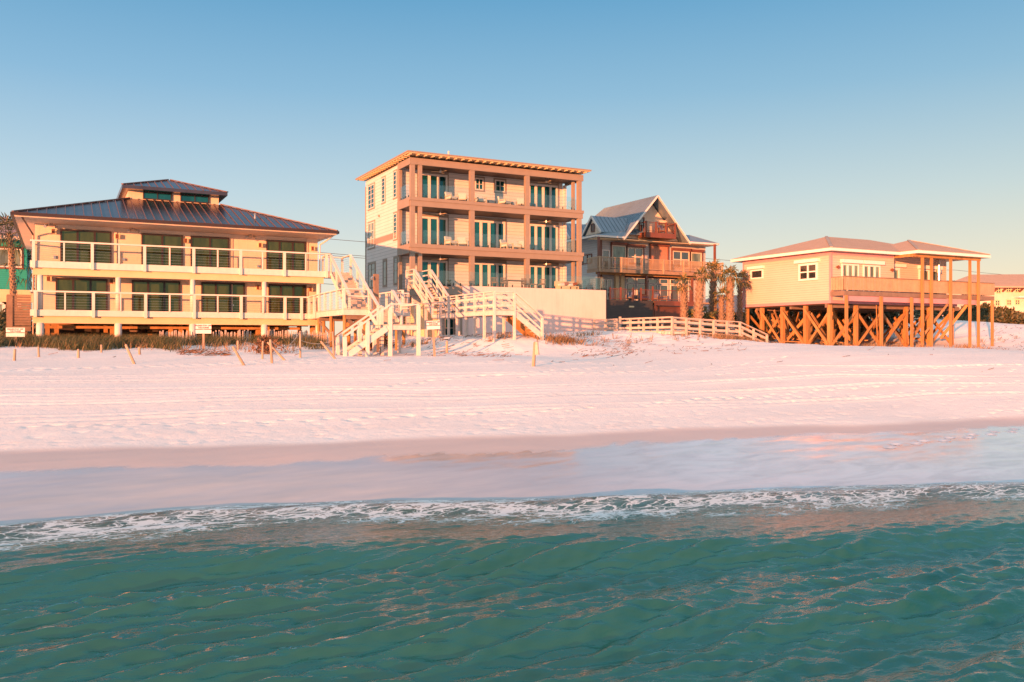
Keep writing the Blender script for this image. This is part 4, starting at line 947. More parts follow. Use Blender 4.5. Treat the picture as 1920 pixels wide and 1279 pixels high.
# chairs on its decks
L = []
for i, (px_, z, y, txt) in enumerate([(1160, 11.75, 72.9, 'brown slatted chair on the upper deck of the grey house under its left window'), (1192, 8.6, 72, 'blue cushioned chair on the lower deck of the grey house behind its left rail'),
                        (1208, 8.6, 72, 'chair on the lower deck of the grey house left of the tall corner post'), (1229, 8.6, 72, 'chair on the lower deck of the grey house right of the tall corner post'), (1244, 8.6, 72.2, 'chair on the lower deck of the grey house by its right rail post'), (1181, 8.6, 71.6, 'leftmost dark chair on the lower deck of the grey house'),
                        (1240, 15.72, 72.9, 'small chair on the red brown gable balcony of the grey house')]):
    L.append(((XY(px_, y), y, z), rr.uniform(-1, 1), 1.1, txt))
copies(lounge('deck_chair', 'deckbrown', 'bluefab', .6, 'armchair', 'chairs on the decks of the grey house'), L)

# ================================================================== stilt house on the right
RH = thing('stilt_house', (56, 48, 4.2), 'peach bungalow raised on a thicket of orange timber piles with a timber deck', 'house')
XR = 48.81; YR = 44.5
mb = MB(); mb.box(XR, 55.4, YR, 53.5, 7.5, 11.05); mb.box(55.402, 62.6, 45.4, 53.48, 7.5, 11.03); mb.build('wall', 'peach', RH)
mb = MB(); mb.box(XR - .04, 62.6, YR - .04, 53.54, 7.3, 7.52); mb.box(XR - .03, XR + .12, YR - .03, YR + .0, 7.52, 11.0); mb.box(XR - .03, XR + .0, YR + .001, YR + .15, 7.52, 11.0)
mb.box(XR - .03, XR + 0, 53.35, 53.5, 7.52, 11.0); mb.box(XR - .025, XR, YR + .16, 53.34, 10.75, 11.0); mb.box(XR + .13, 55.3, YR - .025, YR, 10.78, 11.0); mb.build('corner_board', 'pinktrim', RH)
e, u = hip(48.2, 63.2, 43.9, 54.2, 11.22, 12.78, (5.1, 5.145)); mb = MB(); hip_mesh(mb, e, u, .12); rf = mb.build('roof', 'shingle', RH)
e2, u2 = hip(55.4, 63.6, 42.4, 50.5, 11.24, 12.55, (4.09, 4.04)); mb = MB(); hip_mesh(mb, e2, u2, .12); r2 = mb.build('porch_roof', 'shingle', RH)
mb = MB()
for ee, i0 in ((e, 0), (e2, 1)):
    for i in range(4):
        if ee is e and i == 0: a, b = Vector(e[0]), Vector((55.35, 43.9, 11.22))
        else: a, b = Vector(ee[i]), Vector(ee[(i + 1) % 4])
        n_o = (b - a).cross(Vector((0, 0, 1))).normalized() * .03
        mb.bar(a + n_o + Vector((0, 0, -.14)), b + n_o + Vector((0, 0, -.14)), .05, .20)
mb.build('fascia', 'signwhite', rf)
MB().box(48.25, 55.35, 43.95, 54.15, 11.03, 11.08).box(55.45, 63.5, 42.45, 54.1, 11.04, 11.09).build('soffit', 'beam', rf)
mb = MB(); mb.bar(Vector(e[0]) + Vector((0, 0, .02)), Vector(u[0]) + Vector((0, 0, .02)), .22, .05); mb.bar(Vector(e2[0]) + Vector((0, 0, .02)), Vector(u2[0]) + Vector((0, 0, .02)), .22, .05); mb.bar(Vector(e2[1]) + Vector((0, 0, .02)), Vector(u2[0]) + Vector((0, 0, .02)), .22, .05); mb.build('hip_cap', 'concrete', rf)
MB().box(55.5, 63.3, 42.95, 43.1, 10.8, 11.03).box(55.42, 55.52, 43.1, 44.5, 10.8, 11.03).build('porch_beam', 'pile', RH)
opening(RH, TX(XR), 51.2, 52.55, 9.5, 10.22, 'window', 1, 1, 'signwhite', 'glassD', .10); f = opening(RH, TX(XR), 45.7, 47.5, 9.05, 10.3, 'window', 2, 2, 'signwhite', 'glassD', .14, .12)
MB(TX(XR)).box(51.1, 52.8, 0, .22, 10.28, 10.5).box(45.5, 47.8, 0, .24, 10.36, 10.6).build('shutter_housing', 'signwhite', RH)
for a, b, y in ((49.85, 51.6, YR), (52.05, 53.85, YR), (59.3, 61.6, 45.4)):
    opening(RH, TY(y), a, b, 8.12, 10.18, 'patio_door', 3 if y < 45 else 2, 1, 'signwhite', 'glassG', .12, .2, .08); MB(TY(y)).box(a - .1, b + .25, 0, .26, 10.22, 10.48).build('shutter_housing', 'signwhite', RH)
opening(RH, TY(45.4), 56.2, 57.1, 8.12, 10.2, 'porch_door', 1, 1, 'signwhite', 'glassG', .2); MB(TY(45.4)).box(56.0, 57.6, 0, .26, 10.24, 10.48).build('shutter_housing', 'signwhite', RH)
for x, y in ((49.35, YR), (55.0, YR)): MB().cyl((x, y - .14, 9.95), (x + .1, y - .14, 9.85), .09, .12).box(x - .03, x + .06, y - .12, y, 9.85, 9.95).build('wall_lamp', 'redbrown', RH)
MB().cyl((61.3, 45.1, 10.2), (61.3, 45.1, 11.03), .09).cyl((61.3, 45.1, 9.95), (61.3, 45.1, 10.2), .22, .2).cyl((61.3, 45.1, 8.1), (61.3, 45.1, 9.95), .13).build('flue', 'steel', RH)
# deck
YK = 43.25; XK0, XK1 = 48.75, 65.3
dk = MB().box(XK0, XK1, YK + .05, YR - .045, 7.98, 8.1).box(55.45, XK1, YR - .04, 45.39, 7.98, 8.1).build('deck', 'brownwood', RH)
MB().box(XK0 - .05, XK1 + .05, YK - .04, YK + .04, 7.80, 8.12).box(XK0 - .05, XK0, YK + .05, YR - .045, 7.8, 8.12).box(XK1, XK1 + .05, YK + .05, 46, 7.8, 8.12).build('fascia', 'brownwood', dk)
MB().box(XK0, 63.3, YK + .0, YK + .1, 7.42, 7.78).build('rim_beam', 'pinktrim', dk)
MB().box(XK0, 63.3, 44.8, 45.0, 7.0, 7.29).box(XK0 + .2, 62.6, 48.4, 48.6, 7.0, 7.29).box(XK0 + .2, 62.6, 52, 52.2, 7.0, 7.29).build('floor_beam', 'brownwood', RH)
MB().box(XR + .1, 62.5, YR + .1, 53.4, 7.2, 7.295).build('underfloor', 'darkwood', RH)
mb = MB(); mb.box(XK0 - .02, XK1 + .04, YK - .1, YK + .08, 9.12, 9.17); mb.box(XK0, XK0 + .06, YK + .09, YR - .05, 9.1, 9.15); mb.box(XK1 - .05, XK1, YK + .09, 46, 9.1, 9.15)
rl = mb.build('deck_railing', 'brownwood', RH)
mb = MB(); k = XK0
while k < XK1: mb.box(k, k + (.095 if k < 57 else .125), YK - .02, YK + .01, 8.2, 9.11); k += .14
k = YK + .1
while k < YR - .15: mb.box(XK0, XK0 + .03, k, k + .1, 8.2, 9.1); k += .14
k = YK + .1
while k < 45.9: mb.box(XK1 - .03, XK1, k, k + .1, 8.2, 9.1); k += .14
mb.build('railing_board', 'railwood', rl)
pcol = [(48.42 + .35, 9.1), (52.3, 9.1), (55.54, 9.1), (56.71, 10.8), (57.72, 10.8), (59.91, 10.8), (62.17, 10.8), (63.2, 10.8), (64.9, 9.1)]
for x, zt in pcol: MB().box(x - .11, x + .11, YK - .22, YK - .105, gz(x, YK) - .4, 7.79 if zt < 10 else zt).build('deck_post', 'pile', RH)
pg = []
for x in (XR + .15, 51.6, 54.3, 57.0, 59.7, 62.3):
    for y in (44.75, 47.0, 49.3, 51.5, 53.2):
        g = gz(x, y); pg.append((x, y, g)); s_ = .125; MB().box(x - s_, x + s_, y - s_, y + s_, g - .4, 7.2).build('pile', 'piledark' if rr.random() < .3 else 'pile', RH)
k = 0
def brace(p, q):
    global k
    MB().bar(p, q, .06, rr.uniform(.15, .21)).build('brace', 'piledark' if rr.random() < .3 else 'pile', RH); k += 1
for i in range(6):                                          # along the depth
    for j in range(4):
        if (i * 4 + j) % 5 == 3: continue
        a, b = pg[i * 5 + j], pg[i * 5 + j + 1]
        brace((a[0] - .2, a[1], a[2] + .25), (b[0] - .2, b[1], 7.0))
        if (i + j) % 3 != 1: brace((a[0] + .2, a[1], 7.0), (b[0] + .2, b[1], b[2] + .25))
for j in range(5):                                          # along the front
    for i in range(5):
        a, b = pg[i * 5 + j], pg[(i + 1) * 5 + j]
        if j in (0, 1, 3) or i % 2: brace((a[0], a[1] - .2, a[2] + .2), (b[0], b[1] - .2, 7.0))
        if (i + j) % 3: brace((a[0], a[1] + .2, 7.05), (b[0], b[1] + .2, b[2] + .2))
for a, b in (((52.2, YK + .1, 4.5), (53.6, 44.6, 7.2)), ((55.5, YK + .1, 4.4), (56.9, 44.6, 7.1)), ((59.9, YK + .1, 7.4), (58.3, 44.6, 4.6)), ((62.2, YK + .1, 7.4), (60.8, 44.6, 4.8))): brace(a, b)
for i in range(20):
    x = rr.uniform(49.5, 61); y = rr.uniform(46, 53); g = gz(x, y); a = rr.choice((-1, 1)); brace((x, y, g + rr.uniform(0, 1.2)), (x + a * rr.uniform(1.0, 2.2), y + rr.uniform(-.8, .8), rr.uniform(6.2, 7.1)))
mb = MB()
for i in range(22): x = rr.uniform(50, 62); y = rr.uniform(45, 52); a = rr.uniform(0, 3); g = gz(x, y) + .1 + rr.random() * .5; mb.bar((x, y, g), (x + 1.6 * math.cos(a), y + 1.6 * math.sin(a), g + rr.uniform(-.1, .3)), .16, .08)
mb.build('stored_timber', 'pile', RH)
# bicycle under the stilt house
bx, by = XY(1468, 50.5), 50.5; g = gz(bx, by)
BK = thing('bicycle', (bx, by, g), 'dark bicycle parked in the shade under the stilt house', 'bicycle')
def ring(cx_, cy_, cz, r, t, n=20): return [(cx_ + r * math.cos(i * 2 * math.pi / n), cy_, cz + r * math.sin(i * 2 * math.pi / n)) for i in range(n + 1)]
for dx in (-.52, .52):
    wm_ = MB().tube(ring(bx + dx, by, g + .34, .32, .03), .022, 5).build('wheel', 'black', BK)
    mb = MB()
    for i in range(8): a = i * math.pi / 4; mb.bar((bx + dx, by, g + .34), (bx + dx + .31 * math.cos(a), by, g + .34 + .31 * math.sin(a)), .006)
    mb.build('spoke', 'steel', wm_)
MB().tube([(bx - .52, by, g + .34), (bx - .1, by, g + .32), (bx + .36, by, g + .78), (bx - .18, by, g + .76), (bx - .1, by, g + .32)], .02).tube([(bx - .52, by, g + .34), (bx - .18, by, g + .76), (bx - .2, by, g + .9)], .018).tube([(bx + .52, by, g + .34), (bx + .36, by, g + .78), (bx + .34, by, g + .95)], .02).build('frame', 'bluefab', BK)
MB().box(bx - .33, bx - .08, by - .07, by + .07, g + .9, g + .95).build('saddle', 'black', BK); MB().tube([(bx + .2, by - .28, g + .98), (bx + .34, by, g + .97), (bx + .2, by + .28, g + .98)], .015).build('handlebar', 'black', BK)
# ================================================================== background houses
t = thing('teal_house', (-14, 92, 5), 'teal clapboard house half hidden by palms at the left edge', 'house')
MB().box(-30, -2.6, 90, 104, 4.5, 14.0).build('wall', 'teal', t)
rf = MB().slab([(-31, 88.8, 13.9), (-1.6, 88.8, 13.9), (-4.6, 97, 16.6), (-31, 97, 16.6)], .2).slab([(-31, 97, 16.6), (-4.6, 97, 16.6), (-1.6, 105.2, 13.9), (-31, 105.2, 13.9)], .2).build('roof', 'pinkroof', t)
mb = MB()
for i in range(44): mb.bar((-30.9 + i * .6, 88.8, 13.93), (-30.9 + i * .6, 97, 16.64), .06, .07)
mb.build('seam', 'steel', rf); MB().box(-31, -1.5, 88.6, 88.78, 13.6, 13.9).build('eave_board', 'white', rf)
for px_, z0, z1, w_ in ((17, 11.2, 12.9, 2.0), (8, 6.6, 8.0, 1.4), (22, 6.6, 8.0, 1.2)):
    x = XY(px_, 90); opening(t, TY(90), x - w_ / 2, x + w_ / 2, z0, z1, 'window', 2, 1, 'white', 'glassG', .12, trim='redbrown' if z0 > 9 else 'white', tw=.14)
x = XY(14, 90); mb = MB(TY(90)); mb.box(x - 2.5, x + 2.6, 0, .1, 8.1, 8.35); mb.box(x - 2.5, x + 2.6, 0, .06, 8.36, 9.2); mb.build('arch_trim', 'beam', t)
# wooden privacy deck left of the cream house
t = thing('wooden_deck_box', (-3.4, 60, 5), 'brown horizontal board deck parapet beside the cream house at left', 'deck')
xa, xb = XY(13, 61), -1.55; mb = MB()
for i in range(11): mb.box(xa, xb, 61, 61.05, 5.55 + i * .165, 5.55 + i * .165 + .145)
mb.build('board_panel', 'brownwood', t); MB().box(xa - .03, xa + .3, 60.93, 60.998, 5.3, 7.38).build('post', 'brownwood', t)
MB().box(xa, xb, 60.9, 61.12, 7.372, 7.43).build('cap_rail', 'brownwood', t); MB().box(xa + .2, xb, 60.95, 61.1, 5.2, 5.5).box(xa + .2, xb, 61.1, 66, 5.3, 5.5).build('joist', 'brownwood', t)
for x in (xa + .3, xb - .4): MB().box(x, x + .2, 61.2, 61.4, 4, 5.3).build('leg', 'brownwood', t)
# distant house right
hd = 118.0; hx, hy = [c * hd for c in _ray(1850, 0)[:2]]; K = hd / F
t = thing('distant_house', (hx, hy, 6), 'cream house with tan metal roof behind the dune at the right edge', 'house')
hX = lambda px_: hx + (px_ - 1850) * K; hZ = lambda py_: ZC + (640 - py_) * K
MB().box(hX(1836), hX(1836) + 26, hy, hy + 10, 5, hZ(536)).build('wall', 'cream', t)
ea = hZ(538); rg_ = hZ(510)
MB().slab([(hX(1824), hy - 1.2, ea), (hX(1824) + 29, hy - 1.2, ea), (hX(1824) + 26, hy + 5, rg_ + .3), (hX(1866), hy + 5, rg_)], .2).slab([(hX(1824), hy - 1.2, ea + .01), (hX(1866), hy + 5, rg_ + .01), (hX(1824), hy + 11.2, ea + .01)], .2).slab([(hX(1866), hy + 5, rg_), (hX(1824) + 26, hy + 5, rg_ + .3), (hX(1824) + 29, hy + 11.2, ea), (hX(1824), hy + 11.2, ea)], .2).build('roof', 'shingle', t)
for px_, p0, p1 in ((1859, 540, 552), (1873, 539, 551), (1893, 537, 549), (1911, 537, 549), (1871, 563, 574), (1894, 562, 573), (1911, 562, 572)):
    x = hX(px_); opening(t, TY(hy), x - .36, x + .36, hZ(p1), hZ(p0), 'window', 2, 2, 'beam', 'glassC', .1)
mb = MB()
for px_ in (1848, 1864, 1881, 1899, 1915): x = hX(px_); mb.bar((x, hy - .1, hZ(547)), (x, hy - 1.0, hZ(539)), .2)
mb.build('bracket', 'redbrown', t); MB().box(hX(1903), hX(1960), hy - 1.2, hy, hZ(559), hZ(556)).build('balcony', 'white', t)
t.rotation_euler = (0, 0, -R(22))
t = thing('low_house', (60, 96, 6), 'low house with red roof glimpsed between the palms and the stilt house', 'house')
x0 = XY(1338, 98); MB().box(x0, x0 + 14, 98, 106, 5, 8.6).build('wall', 'cream', t)
MB().slab([(x0 - 1, 97, 8.5), (x0 + 15, 97, 8.5), (x0 + 15, 102, 11.6), (x0 + 4, 102, 11.6)], .2).slab([(x0 - 1, 97, 8.5), (x0 + 4, 102, 11.6), (x0 - 1, 107, 8.5)], .2).build('roof', 'pinkroof', t)

t = thing('board_fence', (60, 73, 5), 'dark board fence standing behind the palms beside the grey house', 'fence')
x0, x1 = XY(1330, 72.5), XY(1412, 72.5); mb = MB(); k = x0
while k < x1: mb.box(k, k + .14, 72.5, 72.53, 5.0, 7.7 + .05 * math.sin(k * 9)); k += .155
mb.build('board_panel', 'slatdark', t); MB().box(x0, x1, 72.54, 72.6, 7.2, 7.3).box(x0, x1, 72.54, 72.6, 5.6, 5.7).build('cross_rail', 'slatdark', t)

# overhead wires
t = thing('power_line', (30, 125, 16), 'thin overhead power wires crossing the sky behind the houses', 'power line')
for z, sag in ((19.2, .6), (17.2, .7), (16.9, .7), (12.8, .5)):
    pts = []
    for i in range(0, 61): x = -90 + i * 6; f = ((x + 90) % 60) / 60; pts.append((x, 125 - (x * .12), z - sag * 4 * f * (1 - f) - (x - 30) * .010))
    MB().tube(pts, .035, 5).build('wire', 'wire', t)

# ================================================================== palms and dune plants
def frond_fan(mb, base, d, L, r, rg, n=13, droop=.35):
    """one fan frond: stalk, then narrow leaflets spread round its tip"""
    d = Vector(d).normalized(); side = d.cross(Vector((0, 0, 1))).normalized(); nrm = side.cross(d)
    tip = Vector(base) + d * L - Vector((0, 0, L * L * .12))
    mb.bar(base, tip, .035, .02)
    for i in range(n):
        a = (i / (n - 1) - .5) * 3.5 + rg.uniform(-.06, .06); ln = r * (1 - .22 * abs(a) / 1.75) * rg.uniform(.85, 1.1)
        ld = (d * math.cos(a) + side * math.sin(a)).normalized(); w_ = .05
        c = ld.cross(nrm).normalized() * w_
        m1 = tip + ld * ln * .55 + nrm * .05 * abs(a); e_ = tip + ld * ln - Vector((0, 0, droop * ln * rg.uniform(.5, 1.3)))
        mb.add([tuple(tip), tuple(m1 + c), tuple(e_), tuple(m1 - c)], [(0, 1, 2, 3)])
def palm(x, y, ztop, seed, lab, grp, mat='palm', nf=26, size=1.0, trunk_r=.2, lean=(0, 0)):
    rg = random.Random(seed); g = gz(x, y); t = thing('palm_tree', (x, y, g), lab, 'palm tree', grp)
    n = 14; pts = []
    for i in range(n + 1):
        f = i / n; pts.append((x + lean[0] * f * f, y + lean[1] * f * f, g - .3 + (ztop - g + .3) * f))
    mb = MB()
    for i in range(n):
        r0 = trunk_r * (1.15 - .3 * i / n) * (1 + .06 * (i % 2)); mb.cyl(pts[i], pts[i + 1], r0 * 1.06, r0 * .96, 10)
    h = ztop - g
    for i in range(int(h * 26)):                            # old leaf bases in a criss-cross
        f = i / (h * 26); a = i * 2.4; z = g + h * (.12 + .88 * f); rr_ = trunk_r * (1.15 - .3 * f)
        px_, py_ = x + lean[0] * f * f, y + lean[1] * f * f
        mb.bar((px_ + rr_ * .8 * math.cos(a), py_ + rr_ * .8 * math.sin(a), z - .05), (px_ + (rr_ + .10) * math.cos(a), py_ + (rr_ + .10) * math.sin(a), z + .16), .09, .04)
    mb.build('trunk', 'trunk', t)
    top = (pts[-1][0], pts[-1][1], ztop); mb = MB()
    for i in range(nf):
        f = i / nf; el = R(80 - 125 * f + rg.uniform(-10, 10)); a = i * 2.399 + rg.uniform(-.3, .3)
        d = (math.cos(a) * math.cos(el), math.sin(a) * math.cos(el), math.sin(el))
        frond_fan(mb, top, d, rg.uniform(.6, 1.0) * size, rg.uniform(.65, .95) * size, rg, 9, .2 + .6 * f)
    mb.build('crown', mat, t); return t
PG = 'cabbage palms between the grey house and the stilt house'
for i, (px_, dist, py_, sz, nf, lab) in enumerate([
    (1283, 66, 533, .62, 13, 'leftmost palm of the row in front of the grey house, leaning fronds to the left'),
    (1309, 64, 519, .62, 9, 'thick trunked palm with sparse pruned crown, second from left of the palm row'),
    (1336, 67, 511, .8, 19, 'tallest palm in front of the right corner of the grey house'),
    (1353, 66, 556, .58, 12, 'shortest palm of the row, between the two stout ones'),
    (1368, 66, 521, .7, 18, 'stout palm with a shaggy trunk second from the stilt house'),
    (1387, 69, 527, .7, 17, 'slim palm right beside the left corner of the stilt house')]):
    x, y = [c * dist / (1 + 0) for c in _ray(px_, 0)[:2]]; x, y = x / 1, y / 1
    palm(x, y, ZC + (640 - py_) * dist / F, 11 + i, lab, PG, 'palm', nf, sz, (.2, .27, .24, .14, .26, .16)[i], ((-.1, 0), (.25, 0), (.1, 0), (0, 0), (.05, 0), (.05, 0))[i])
x, y = [c * 76 for c in _ray(26, 0)[:2]]; palm(x, y, ZC + (640 - 440) * 76 / F, 40, 'tall thin palm standing against the teal house at the left edge', None, 'palmdark', 34, 1.55, .2, (-.3, 0))
x, y = [c * 80 for c in _ray(44, 0)[:2]]; palm(x, y, ZC + (640 - 505) * 80 / F, 41, 'shorter dark palm tucked behind the left corner of the cream house', None, 'palmdark', 36, 1.9, .2)

def bush(name, x, y, w_, h_, n, mat, lab, cat='bush', grp=None, sz=.22, z=None):
    rg = random.Random(int(x * 77 + y)); g = gz(x, y) if z is None else z; t = thing(name, (x, y, g), lab, cat, grp); mb = MB()
    for i in range(n):
        a = rg.uniform(0, 6.28); r = math.sqrt(rg.random()); zz = rg.random() ** .8
        lim = math.sqrt(max(0, 1 - zz * zz)) * (1 + .35 * math.sin(a * 3 + x)); c = Vector((x + math.cos(a) * r * w_ * lim, y + math.sin(a) * r * w_ * .8 * lim, g + zz * h_ * (1 + .2 * math.sin(a * 2 + y))))
        d = Vector((rg.gauss(0, 1), rg.gauss(0, 1), rg.gauss(.4, .8))).normalized(); s_ = d.cross(Vector((rg.gauss(0, 1), rg.gauss(0, 1), rg.gauss(0, 1)))).normalized()
        L_ = sz * rg.uniform(.6, 1.3); mb.add([tuple(c), tuple(c + d * L_ * .5 + s_ * L_ * .22), tuple(c + d * L_), tuple(c + d * L_ * .5 - s_ * L_ * .22)], [(0, 1, 2, 3)])
    mb.build('foliage', mat, t)
    mb = MB()
    for i in range(7): a = i * .9; mb.cyl((x, y, g - .1), (x + math.cos(a) * w_ * .5, y + math.sin(a) * w_ * .4, g + h_ * .6), .04, .015, 5)
    mb.build('stem', 'trunk', t); return t
for i, (px_, d_, h_, w_, m_, lab) in enumerate([(1296, 67, 2.9, 1.0, 'palm', 'yellow green saw palmetto between the two left palms'), (1321, 66, 3.0, 1.1, 'palm', 'palmetto clump right of the thick trunked palm'), (1345, 70, 3.6, 1.2, 'palmdark', 'dark palmetto clump behind the shortest palm'), (1377, 71, 3.0, 1.2, 'palmdark', 'tall dark palmetto between the two rightmost palms')]):
    x, y = [c * d_ for c in _ray(px_, 0)[:2]]; g = gz(x, y); t = thing('palmetto', (x, y, g), lab, 'palmetto', 'palmettos among the palms'); mb = MB(); rg = random.Random(60 + i)
    for k in range(30):
        a = k * 2.4; el = R(rg.uniform(5, 85)); b = (x + rg.uniform(-.4, .4), y + rg.uniform(-.3, .3), g + rg.uniform(0, h_ * .5)); frond_fan(mb, b, (math.cos(a) * math.cos(el), math.sin(a) * math.cos(el), math.sin(el)), .6, .6, rg, 11, .3)
    mb.build('frond', m_, t); MB().cyl((x, y, g - .2), (x, y, g + h_ * .5), .12, .08).build('stem', 'trunk', t)
SH = 'dark shrubs behind the houses'
for i, (px_, d_, w_, h_, lab) in enumerate([(5, 74, 2.2, 1.9, 'dark shrub at the very left edge under the teal house'), (36, 72, 2.6, 1.9, 'dark shrub behind the brown board parapet'), (1405, 74, 2.2, 2.1, 'dark shrub right of the last palm seen beneath the stilt house'), (1428, 75, 2.6, 2.7, 'dark shrub behind the first row of stilts, left end'), (1478, 75, 2.8, 2.6, 'dark shrub behind the parked bicycle'), (1545, 75.5, 2.8, 2.5, 'dark shrub behind the stilts under the bungalow corner'), (1612, 76, 2.8, 2.3, 'dark shrub behind the stilts just right of the bungalow corner'), (1665, 77, 2.6, 2.0, 'dark shrub behind the stilts left of the porch'),
    (1450, 80, 3.4, 1.9, 'broad dark shrub seen through the left piles of the stilt house'), (1520, 84, 3.6, 1.8, 'dark shrub seen under the bungalow corner window'), (1590, 84, 3.6, 1.7, 'dark shrub seen through the piles right of the bungalow corner'), (1670, 86, 3.4, 1.4, 'dark shrub seen through the middle piles of the stilt house'), (1745, 88, 3.2, 1.1, 'dark shrub seen under the porch of the stilt house'),
    (1818, 88, 2.6, 1.4, 'round shrub on the dune crest between the two last stilt posts'), (1845, 88, 2.8, 1.4, 'green shrub on the dune crest right behind the last stilt post'), (1874, 86, 2.8, 1.2, 'green shrub on the dune crest in front of the distant house'), (1898, 84, 2.6, .9, 'low green shrub on the dune crest nearest the right edge')]):
    x, y = [c * d_ for c in _ray(px_, 0)[:2]]; bush('shrub', x, y, w_, h_, 900, 'shrub', lab, 'shrub', SH, .42)
for px_, d_, w_, h_, m_, lab in ((500, 45, .75, .75, 'weed', 'round brown shrub on the sand between the leaning posts left of the stairs'), (712, 52, 1.0, .8, 'weed', 'brown weedy bush in the shade behind the lowest stair landing'), (690, 50, .8, .6, 'weed', 'tangled brown bush under the white staircase')):
    x, y = [c * d_ for c in _ray(px_, 0)[:2]]; bush('dry_bush', x, y, w_, h_, 700, m_, lab, 'bush', None, .16)

def blades(name, spots, mat, lab, h=.5, per=9, tag_=True, lean=.35):
    """tufts of narrow grass blades; spots = [(x, y, radius)]"""
    rg = random.Random(len(spots)); mb = MB(); arr = np.array([(a, b) for a, b, _ in spots]); zs = ground(arr[:, 0], arr[:, 1])
    for (x, y, r), z in zip(spots, zs):
        for i in range(per):
            a = rg.uniform(0, 6.28); q = rg.random() * r; bx_, by_ = x + math.cos(a) * q, y + math.sin(a) * q; H = h * rg.uniform(.45, 1.25)
            dx, dy = rg.gauss(lean * .5, lean) * H, rg.gauss(0, lean) * H; w_ = .007 + .008 * rg.random(); c_, s_ = math.cos(a) * w_, math.sin(a) * w_
            mb.add([(bx_ - c_, by_ - s_, z - .05), (bx_ + c_, by_ + s_, z - .05), (bx_ + dx * .4 + c_ * .8, by_ + dy * .4 + s_ * .8, z + H * .6), (bx_ + dx * .4 - c_ * .8, by_ + dy * .4 - s_ * .8, z + H * .6), (bx_ + dx, by_ + dy, z + H)],
                   [(0, 1, 2, 3), (3, 2, 4)])
    o = mb.build(name, mat); return tag(o, lab, None, None, 'stuff')
rg = random.Random(9)
sp = []
for i in range(3300):
    px_ = rg.uniform(-260, 330) if rg.random() < .8 else rg.uniform(330, 600); d_ = rg.uniform(45, 58)
    x, y = [c * d_ for c in _ray(px_, 0)[:2]]
    lo = 45.6 + 1.2 * math.sin(px_ * .03) + (0 if px_ < 330 else 4.5)
    if d_ < lo or y > 60: continue
    sp.append((x, y, .45))
blades('dune_grass', sp, 'grass', 'green dune grass in front of the cream house', .55, 18, lean=.5)
sp = []
for i in range(700):
    px_ = rg.uniform(-200, 560); d_ = rg.uniform(45.5, 56); x, y = [c * d_ for c in _ray(px_, 0)[:2]]
    if y < 60: sp.append((x, y, .25))
blades('dry_grass', sp, 'drygrass', 'dry orange blades scattered through the dune grass', .42, 5, lean=.5)
sp = []
for cx_, cd, wx_, n in ((1052, 52, .8, 150), (1105, 60, .9, 14), (1085, 60, 1.6, 14), (935, 50.5, .4, 16), (1375, 60, .8, 130), (1390, 59, .8, 60), (1345, 58, 1.0, 26), (1240, 58, 2.2, 12), (1170, 56, 1.6, 8), (1620, 61, 2.4, 22), (1700, 62, 2.4, 16), (1500, 62, 2.4, 22), (1815, 63, .8, 26), (1890, 70, 3, 14), (780, 52, .8, 20), (1300, 64, 2, 20)):
    cx, cy_ = [c * cd for c in _ray(cx_, 0)[:2]]
    for i in range(n): sp.append((cx + rg.gauss(0, wx_), cy_ + rg.gauss(0, wx_ * .5), .15))
blades('sea_oats', sp, 'drygrass', 'brown sea oats and vines on the dunes', .36, 8, lean=.5)
sp = []
for i in range(1500):
    px_ = rg.uniform(1790, 2000); d_ = rg.uniform(84, 100); x, y = [c * d_ for c in _ray(px_, 0)[:2]]; sp.append((x, y, .5))
blades('crest_grass', sp, 'grass', 'green ground cover on the crest of the right dune', .9, 8)
# litter of dry stems
mb = MB(); rg = random.Random(31)
for i in range(900):
    px_, d_ = rg.choice([(rg.uniform(330, 420), rg.uniform(43, 46)), (rg.uniform(1060, 1400), rg.uniform(47, 58)), (rg.uniform(790, 960), rg.uniform(44, 56)), (rg.uniform(1840, 2000), rg.uniform(60, 80)), (rg.uniform(0, 1900), rg.uniform(40, 50)) if i % 4 == 0 else (rg.uniform(1080, 1180), rg.uniform(46, 56))])
    x, y = [c * d_ for c in _ray(px_, 0)[:2]]; z = gz(x, y) + .02; a = rg.uniform(-.6, 1.2); L_ = rg.uniform(.1, .6)
    mb.bar((x, y, z), (x + math.cos(a) * L_, y + math.sin(a) * L_, z + rg.uniform(-.02, .12)), .018)
tag(mb.build('dry_stems', 'weed'), 'dry stems and roots littering the sand', None, None, 'stuff')

